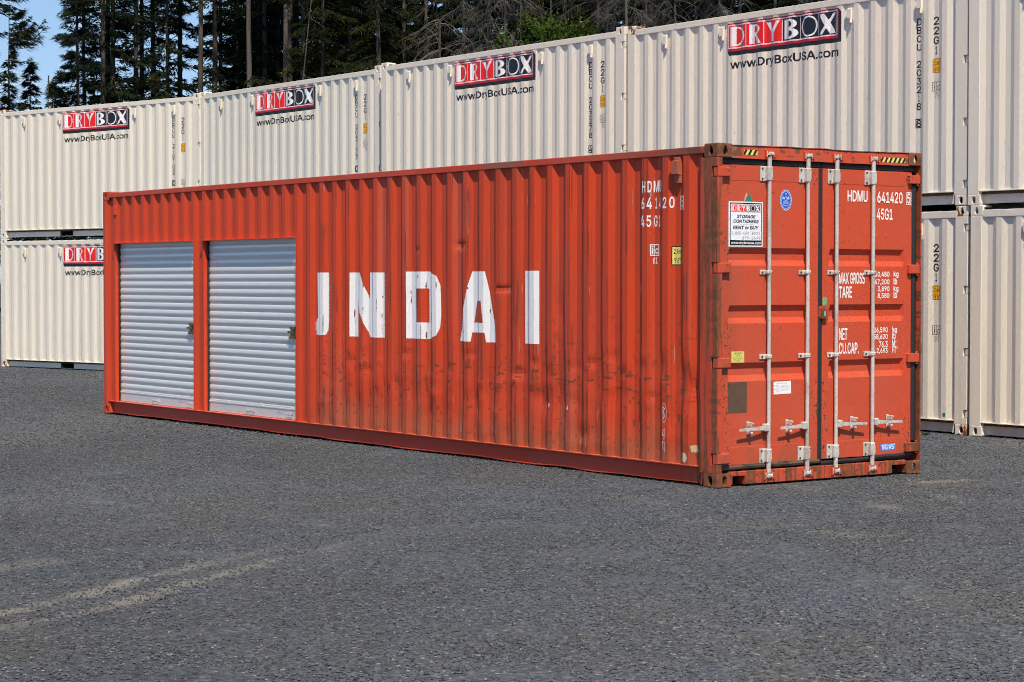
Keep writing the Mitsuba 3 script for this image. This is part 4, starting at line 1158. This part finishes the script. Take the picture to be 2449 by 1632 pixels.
for st, lev, z, sh, num, cls, icz, rusty, lab in CREAM:
    key = numbered('shipping_container')
    x, y, a = POSE[st]
    M = pose_matrix(x, y, a, z, CL, shift=sh)
    tag(key, lab, 'container', GROUP)
    for n, d in CM:
        b = None
        if n.startswith('corner_casting'):
            idx = int(n[-3:]) if n[-1].isdigit() else 0
            if idx in rusty:
                b = 'cream_rusty'
        if 'galvanised' in str(d['bsdf']):
            b = None
        again(f'{key}__{n}', d, M, b)
    for n, d in LOGO + cream_marks(num, cls, icz):
        again(f'{key}__{n}', d, M)
    if (st, lev) == (4, 0):
        m, c = paint([(affinity.rotate(sbox(5.690, 0.190, 5.732, 0.234), 8), lin(20, 130, 95))], cs, CXL)
        add(f'{key}__green_tape', m, 'sign_print', M, color=c)

#FOREST
# a weed at the foot of the right-hand stack
rs = np.random.RandomState(21)
wv, wf, wc = [], [], []
for i in range(26):
    a_, r_, h_ = rs.uniform(0, 2 * np.pi), rs.uniform(0.02, 0.10), rs.uniform(0.02, 0.07)
    d_ = np.array([math.cos(a_), math.sin(a_), 0])
    n_ = np.array([-d_[1], d_[0], 0]) * rs.uniform(0.008, 0.018)
    b_ = rs.normal(0, 0.02, 3) * [1, 1, 0]
    wv += [b_, b_ + d_ * r_ * 0.6 + n_ + [0, 0, h_], b_ + d_ * r_ + [0, 0, h_ * 0.8], b_ + d_ * r_ * 0.6 - n_ + [0, 0, h_]]
    wf += [[4 * i, 4 * i + 1, 4 * i + 2], [4 * i, 4 * i + 2, 4 * i + 3]]
    wc += [np.array([0.07, 0.12, 0.02]) * rs.uniform(0.6, 1.2)] * 4
add('weed', raw(np.array(wv) * 0.5 + [4.687, 23.596, 0.0], wf), 'needles', color=np.array(wc))
tag('weed', 'small green weed in the gravel between the orange container and the right-hand stack', 'plant')

# ------------------------------------------------------------------ the forest behind the stacks
GREENS = np.array([[0.010, 0.017, 0.012], [0.016, 0.026, 0.014], [0.024, 0.035, 0.016], [0.036, 0.046, 0.018], [0.013, 0.024, 0.018]])


def along(px, D):
    return (px - 1224.5) / 4994.08 * D


def top_at(py, D):
    return EYE + (674 - py) / 4994.08 * D


def tube_mesh(pts, rad, n=5):
    pts, rad = np.asarray(pts, float), np.asarray(rad, float)
    k = len(pts)
    d = np.gradient(pts, axis=0)
    d /= np.linalg.norm(d, axis=1, keepdims=True) + 1e-9
    ref = np.where(np.abs(d[:, 2:3]) > 0.8, [[1.0, 0, 0]], [[0, 0, 1.0]])
    a = np.cross(d, ref)
    a /= np.linalg.norm(a, axis=1, keepdims=True) + 1e-9
    b = np.cross(d, a)
    t = np.arange(n) * 2 * np.pi / n
    v = pts[:, None] + rad[:, None, None] * (np.cos(t)[None, :, None] * a[:, None] + np.sin(t)[None, :, None] * b[:, None])
    i, j = np.meshgrid(np.arange(k - 1), np.arange(n), indexing='ij')
    p, q = (i * n + j).ravel(), (i * n + (j + 1) % n).ravel()
    return v.reshape(-1, 3), np.vstack([np.stack([p, q, q + n], 1), np.stack([p, q + n, p + n], 1)])


def tubes(list_of):
    V, F, n = [], [], 0
    for pts, rad, k in list_of:
        v, f = tube_mesh(pts, rad, k)
        V.append(v)
        F.append(f + n)
        n += len(v)
    return np.vstack(V), np.vstack(F)


def sprays(rs, P, Dv, ln, wd, cols):
    """needle sprays: two crossed slivers at each point P along Dv"""
    n = len(P)
    Dv = Dv / (np.linalg.norm(Dv, axis=1, keepdims=True) + 1e-9)
    r = rs.normal(size=(n, 3))
    s = np.cross(Dv, r)
    s /= np.linalg.norm(s, axis=1, keepdims=True) + 1e-9
    s2 = np.cross(Dv, s)
    V = []
    for q in (s, s2):
        base = P - Dv * ln[:, None] * 0.15
        V.append(np.stack([base - q * wd[:, None] * 0.5, base + q * wd[:, None] * 0.5, P + Dv * ln[:, None]], 1))
    V = np.concatenate(V).reshape(-1, 3)
    F = np.arange(len(V)).reshape(-1, 3)
    return V, F, np.repeat(np.concatenate([cols, cols]), 3, axis=0)


def trunk_mesh(rs, H, r0, lean=0.0, taper=0.9, z0=-0.3):
    z = np.linspace(z0, H, 12)
    w = 0.10 * np.cumsum(rs.normal(0, 0.25, (12, 2)), axis=0)
    pts = np.stack([w[:, 0] + lean * z, w[:, 1], z], 1)
    rad = r0 * (1 - taper * np.clip(z / H, 0, 1) ** 1.1)
    v, f = tube_mesh(pts, np.maximum(rad, 0.02), 9)
    return raw(v, f), (lambda q: np.stack([np.interp(q, z, pts[:, 0]), np.interp(q, z, pts[:, 1])], -1))


def fir(seed, H, base, rmax, nb, tuft=34, low=6, tint=1.0, green=None, side=None, dens=1.0, lean=0.0, r0=None, sweep=0.55, len_fn=None):
    rs = np.random.RandomState(seed)
    tr, axis = trunk_mesh(rs, H, r0 or (0.006 * H + 0.03), lean)
    P, Dv, ln, wd, col, wood = [], [], [], [], [], []
    hs = np.concatenate([base + (H - base) * np.sort(rs.rand(nb)) ** 0.9, base * (0.45 + 0.55 * rs.rand(low))])
    for h in hs:
        f = np.clip((h - base) / (H - base), 0, 1)
        L = rmax * (1 - f) ** 0.75 * (0.55 + 0.6 * rs.rand()) + 0.15 if len_fn is None else len_fn(h) * (0.55 + 0.6 * rs.rand())
        if h < base:
            L = rmax * rs.uniform(0.3, 0.75)
        az = rs.rand() * 2 * np.pi if side is None else rs.normal(side(h)[0], side(h)[1])
        u = np.array([math.cos(az), math.sin(az)])
        e0 = rs.uniform(-0.30, 0.25) + 0.25 * f
        c = axis(h)
        t = np.linspace(0, 1, 6)
        zz_ = h + L * (e0 * t - sweep * t ** 2 + 0.38 * t ** 4)
        axp = np.stack([c[0] + u[0] * L * t, c[1] + u[1] * L * t, zz_], 1)
        wood.append((axp, 0.035 * (1 - 0.8 * t) * (0.5 + 0.5 * L / rmax), 3))
        n = int(2.0 * tuft * dens * (0.35 + 0.65 * L / rmax))
        tt = 0.12 + 0.88 * rs.rand(n) ** 0.75
        p = np.stack([np.interp(tt, t, axp[:, k]) for k in range(3)], 1)
        lat = np.array([-u[1], u[0]])
        s = rs.uniform(-1, 1, n) * (0.40 * L * (1 - 0.75 * tt) + 0.10)
        p[:, :2] += lat * s[:, None]
        p[:, 2] += -0.28 * np.abs(s) + rs.normal(0, 0.06, n)
        d = np.stack([u[0] + lat[0] * np.sign(s) * 0.9, u[1] + lat[1] * np.sign(s) * 0.9, rs.uniform(-1.1, 0.15, n)], 1) + rs.normal(0, 0.22, (n, 3))
        P.append(p)
        Dv.append(d)
        ln.append(rs.uniform(0.18, 0.46, n))
        wd.append(rs.uniform(0.035, 0.095, n))
        g = GREENS if green is None else green
        k = rs.randint(0, len(g))
        cb = g[k] * rs.uniform(0.65, 1.1) * tint
        col.append(cb[None] * rs.uniform(0.7, 1.35, (n, 1)))
    V, F, C = sprays(rs, np.vstack(P), np.vstack(Dv), np.concatenate(ln), np.concatenate(wd), np.vstack(col))
    wv, wf = tubes(wood)
    return tr, raw(np.vstack([V, wv]), np.vstack([F, wf + len(V)])), np.vstack([C, np.tile([0.035, 0.03, 0.025], (len(wv), 1))])


def dead(seed, H, base, rmax, nb, r0, twigs=9, droop=0.6, side=None, lean=0.0, gray=(0.115, 0.105, 0.092)):
    rs = np.random.RandomState(seed)
    tr, axis = trunk_mesh(rs, H, r0, lean, taper=0.55)
    L_, cols = [], []
    for h in base + (H - base) * rs.rand(nb):
        f = (h - base) / (H - base)
        L = rmax * (1 - 0.6 * f) * rs.uniform(0.45, 1.1)
        az = rs.rand() * 2 * np.pi if side is None else (side + rs.normal(0, 0.5) + (np.pi if rs.rand() < 0.25 else 0))
        u = np.array([math.cos(az), math.sin(az)])
        t = np.linspace(0, 1, 7)
        c = axis(h)
        e = rs.uniform(-0.2, 0.35)
        ax = np.stack([c[0] + u[0] * L * t, c[1] + u[1] * L * t, h + L * (e * t - droop * t ** 1.8)], 1) + np.cumsum(rs.normal(0, 0.02 * L, (7, 3)), 0) * 0.5
        L_.append((ax, 0.030 * (1 - 0.75 * t) + 0.004, 4))
        for _ in range(twigs):
            t0 = rs.uniform(0.15, 0.98)
            p = np.array([np.interp(t0, t, ax[:, k]) for k in range(3)])
            w = np.array([u[0] * rs.uniform(0.0, 0.9) + rs.normal(0, 0.6), u[1] * rs.uniform(0.0, 0.9) + rs.normal(0, 0.6), -rs.uniform(0.2, 1.0)])
            l2 = rs.uniform(0.25, 0.9)
            q = np.linspace(0, 1, 4)[:, None]
            L_.append((p + w * l2 * q + np.array([0, 0, -0.2]) * l2 * q ** 2, 0.013 * (1 - 0.6 * q[:, 0]), 3))
    v, f = tubes(L_)
    col = np.array(gray) * (0.8 + 0.5 * meshkit.noise(v * 1.3, seed))[:, None]
    return tr, raw(v, f), col


def leafy(seed, H, rx, col):
    rs = np.random.RandomState(seed)
    tr, axis = trunk_mesh(rs, H * 0.8, 0.10)
    c = rs.normal(0, 1, (60, 3)) * [rx * 0.5, rx * 0.5, H * 0.16] + [0, 0, H * 0.74]
    c[:, 2] = np.minimum(c[:, 2], H - 0.3)
    P = (c[:, None] + rs.normal(0, 0.27, (60, 70, 3))).reshape(-1, 3)
    n = len(P)
    cb = np.repeat(col[rs.randint(0, len(col), 60)], 70, axis=0) * rs.uniform(0.7, 1.3, (n, 1))
    V, F, C = sprays(rs, P, rs.normal(size=(n, 3)) + [0, 0, 0.3], rs.uniform(0.08, 0.17, n), rs.uniform(0.08, 0.15, n), cb)
    limbs = []
    for q in c[:26]:
        b = np.array([0, 0, H * rs.uniform(0.35, 0.6)])
        limbs.append((np.array([b, (b + q) / 2 + [0, 0, 0.2], q]), np.array([0.05, 0.03, 0.012]), 4))
    wv, wf = tubes(limbs)
    return tr, raw(np.vstack([V, wv]), np.vstack([F, wf + len(V)])), np.vstack([C, np.tile([0.06, 0.05, 0.04], (len(wv), 1))])


def prototype(gid, built, wood='bark', leaf='needles', leaf_name='crown'):
    tr, cr, col = built
    scene[gid] = {'type': 'shapegroup', 'trunk': mikit.ply(tr, wood, smooth=True), leaf_name: mikit.ply(cr, leaf, color=col)}
    return gid


def plant(kind, gid, px, D, label, group=None, rot=None, scale=1.0, sz=None, depth=0.0, cat_='tree'):
    key = numbered(kind)
    rs = random.Random(key)
    r = rs.uniform(0, 360) if rot is None else rot
    scene[key] = {'type': 'instance', 'to_world': T().translate([along(px, D), D + depth, 0]).rotate([0, 0, 1], r).scale([scale, scale, sz or scale]), 'shapegroup': {'type': 'ref', 'id': gid}}
    tag(key, label, cat_, group)
    return key


TALL = [prototype(f'group_tall_{k}', fir(20 + k, 31 + k, 14.0 + 1.2 * k, 2.9, 95, 42, low=22)) for k in range(3)]
MID = [prototype(f'group_mid_{k}', fir(40 + k, 27 + 2 * k, 9.0 + k, 2.25, 105, 44, low=8)) for k in range(4)]
OLIVE = np.array([[0.042, 0.050, 0.018], [0.062, 0.070, 0.022], [0.026, 0.035, 0.016], [0.016, 0.024, 0.013]])
LIT = [prototype(f'group_green_{k}', fir(60 + k, 24 + 2 * k, 6.0, 3.0, 120, 58, low=4, green=OLIVE, sweep=0.75)) for k in range(3)]
YOUNG = [prototype(f'group_young_{k}', fir(80 + k, 14.5, 3.0, 1.6, 150, 24, low=0)) for k in range(2)]
BARE = [prototype(f'group_bare_{k}', fir(90 + k, 33, 20.0, 2.8, 70, 40, low=3, r0=0.20)) for k in range(2)]
SNAG = [prototype(f'group_snag_{k}', dead(100 + k, 23, 7.0, 3.0, 95, 0.11, twigs=18, gray=(0.078, 0.076, 0.070)), leaf='dead_wood', leaf_name='branches') for k in range(3)]

# the sparse left edge of the stand, each tree where its trunk shows
ws = fir(7, top_at(28, 122), 7.0, 1.0, 120, 15, low=0, r0=0.16, lean=0.0, sweep=0.15,
         side=lambda h: (0.0, 0.30) if h > 14.5 else (0.0, 9.0),
         len_fn=lambda h: (2.0 - 0.62 * (h - 15.4)) if h > 15.4 else (2.3 if 14.55 < h < 14.72 else 0.42 if h > 12 else 0.8))
prototype('group_windswept', ws)
plant('windswept_fir', 'group_windswept', 23, 122, 'tall fir at the far left whose upper branches all blow to the right', rot=0)
prototype('group_pole', dead(120, top_at(183, 118), 9.0, 0.25, 6, 0.07, twigs=0), leaf='dead_wood', leaf_name='branches')
plant('dead_tree', 'group_pole', 115, 118, 'bare broken pole standing against the sky behind the leftmost upper container', rot=0)
plant('fir_tree', TALL[2], -62, 112, 'dark fir cut off by the left edge of the picture', scale=1.0, rot=40)
plant('young_fir', YOUNG[0], 76, 124, 'young fir with a thin pointed top right of the windswept fir', rot=20, scale=top_at(150, 124) / 14.5)
plant('young_fir', YOUNG[1], -20, 118, 'short dense fir at the left edge, foot of the windswept fir', rot=70, scale=top_at(195, 118) / 14.5)
plant('young_fir', YOUNG[1], 128, 126, 'short bushy fir beside the bare broken pole', rot=10, scale=top_at(205, 126) / 14.5)
plant('young_fir', YOUNG[0], 150, 122, 'short bushy fir left of the pale trunked fir', rot=200, scale=top_at(212, 122) / 14.5)
plant('young_fir', YOUNG[0], 228, 126, 'small pointed fir between the two leaning trunks, behind the first sign', rot=80, scale=top_at(200, 126) / 14.5)
LEFT = [  # px, distance, prototype, label
    (186, 118, MID[1], 'ragged fir with a pale lower trunk, first tall one right of the gap of sky'),
    (203, 121, MID[3], 'ragged fir with a dark thin trunk just right of the pale trunked fir'),
    (246, 116, TALL[0], 'tall fir with a pale slanting trunk over the first sign'),
    (259, 124, TALL[2], 'tall fir with a dark trunk right of the slanting pale one'),
    (273, 117, MID[2], 'tall fir with a pale trunk left of the first black trunk'),
    (328, 119, TALL[1], 'tall fir with a thick dark trunk left of the patch of open sky'),
    (339, 123, TALL[0], 'tall fir whose black trunk stands right beside the thick dark one'),
    (371, 121, TALL[2], 'tall slim fir standing alone in the patch of open sky'),
    (402, 118, MID[0], 'bushy fir right of the slim one in the patch of sky'),
    (430, 122, TALL[1], 'tall fir with a dark straight trunk left of the joint between the first two containers'),
    (483, 112, BARE[0], 'tall fir with a thick bare trunk above the joint between the first two containers'),
]
for px, D, g, lab in LEFT:
    plant('fir_tree', g, px, D, lab, scale=0.82 if px < 210 else 1.0)
prototype('group_lowtop', fir(131, 13.4, 4.0, 2.2, 70, 44, low=0, green=OLIVE))
plant('young_fir', 'group_lowtop', 385, 116, 'low green fir in front of the slim fir in the patch of sky', rot=0)

# bare pale trunks in front of the dark stand
for px, D, g, lab in [(598, 108, BARE[1], 'tall fir with the thickest pale bare trunk, above the second sign'), (681, 110, BARE[0], 'fir with a pale bare trunk, left one of the close pair'),
                      (695, 111, BARE[1], 'fir with a smooth pale trunk, right one of the close pair'), (636, 118, TALL[1], 'dark trunked fir between the thickest pale trunk and the close pair'),
                      (664, 120, TALL[0], 'dark fir just left of the close pair of pale trunks'), (722, 116, BARE[0], 'fir with a dim trunk right of the close pair of pale trunks')]:
    plant('fir_tree', g, px, D, lab)
prototype('group_leaning', dead(140, 18.2, 12.0, 0.4, 6, 0.055, twigs=1, lean=0.125), leaf='dead_wood', leaf_name='branches')
plant('dead_tree', 'group_leaning', 731 - 0.125 * 13 * 4994 / 106, 106, 'thin white dead stem leaning to the right above the second container', rot=0)
for px, D, lab in [(775, 108, 'green fir with drooping lit boughs, nearest the leaning white stem'), (838, 110, 'green fir with a pale trunk showing through its boughs, above the second container'),
                   (905, 107, 'green fir with drooping lit boughs, above the joint of the second and third containers'), (968, 112, 'green fir left of the broken grey snag')]:
    plant('fir_tree', LIT[int(px) % 3], px, D, lab)
# grey dead trees
prototype('group_broken', dead(150, top_at(53, 98), 8.5, 3.4, 44, 0.13, twigs=9, droop=0.75, side=math.pi), leaf='dead_wood', leaf_name='branches')
plant('dead_tree', 'group_broken', 1047, 98, 'broken grey snag with drooping bare boughs left of the third sign', rot=0)
for k, (px, D, lab) in enumerate([(1110, 101, 'grey dead fir with a bare trunk behind the third sign, left one'), (1166, 100, 'grey dead fir with a forked bare trunk above the third sign'), 
                                  (1213, 99, 'slim grey dead fir above the right end of the third sign'), (1430, 104, 'grey dead fir left of the joint of the third and fourth upper containers'), (1497, 101, 'grey dead fir above the joint of the third and fourth upper containers'),
                                  (1548, 105, 'grey dead fir just right of the rusty container corner'), (1610, 104, 'grey dead fir midway between the rusty corner and the biggest sign'), (1716, 100, 'grey dead fir above the biggest sign')]):
    plant('dead_tree', SNAG[k % 3], px, D, lab, scale=1.0)
prototype('group_thin', dead(160, 20, 12.0, 0.6, 10, 0.05, twigs=2), leaf='dead_wood', leaf_name='branches')
plant('dead_tree', 'group_thin', 1248, 97, 'thin pale dead stem left of the bright green leafy tree', rot=0)
plant('dead_tree', 'group_thin', 1316, 95, 'thin pale dead stem in front of the bright green leafy tree', rot=90)
BRIGHT = np.array([[0.065, 0.11, 0.016], [0.050, 0.092, 0.016], [0.034, 0.066, 0.014], [0.085, 0.125, 0.022]])
prototype('group_leafy', leafy(170, top_at(58, 92), 1.9, BRIGHT))
plant('broadleaf_tree', 'group_leafy', 1312, 92, 'bright green leafy tree top right of the third sign', rot=0)
prototype('group_leafy_dim', leafy(171, top_at(60, 94), 1.4, BRIGHT * 0.6))
plant('broadleaf_tree', 'group_leafy_dim', 1392, 94, 'dull green leafy tree top right of the bright one', rot=0)
# the dark stand itself: nothing tells these apart
rs = np.random.RandomState(5)
for row, (D0, step) in enumerate(((121, 1.7), (130, 1.6), (139, 1.6), (148, 1.6))):
    for x in np.arange(along((505, 530, 545, 600)[row], D0), along(2000, D0), step):
        D = D0 + rs.uniform(-3, 3)
        xx = x + rs.uniform(-0.7, 0.7)
        px = 1224.5 + xx / D * 4994
        pool = TALL + MID + MID if px < 780 else MID + LIT if px < 1010 else MID
        g = pool[rs.randint(len(pool))]
        if px < 780:
            lab, grp = 'dark fir in the shaded stand above the second sign', 'dark firs above the second sign'
        elif px < 1010:
            lab, grp = 'dark fir in the stand behind the lit green firs', 'dark firs behind the lit green firs'
        else:
            where = 'third sign' if px < 1210 else 'bright green leafy tree' if px < 1420 else 'joint of the third and fourth upper containers' if px < 1600 else 'biggest sign'
            lab, grp = f'dark fir in the stand behind the {where}', f'dark firs behind the {where}'
        plant('fir_tree', g, px, D, lab, grp, scale=rs.uniform(0.92, 1.1))
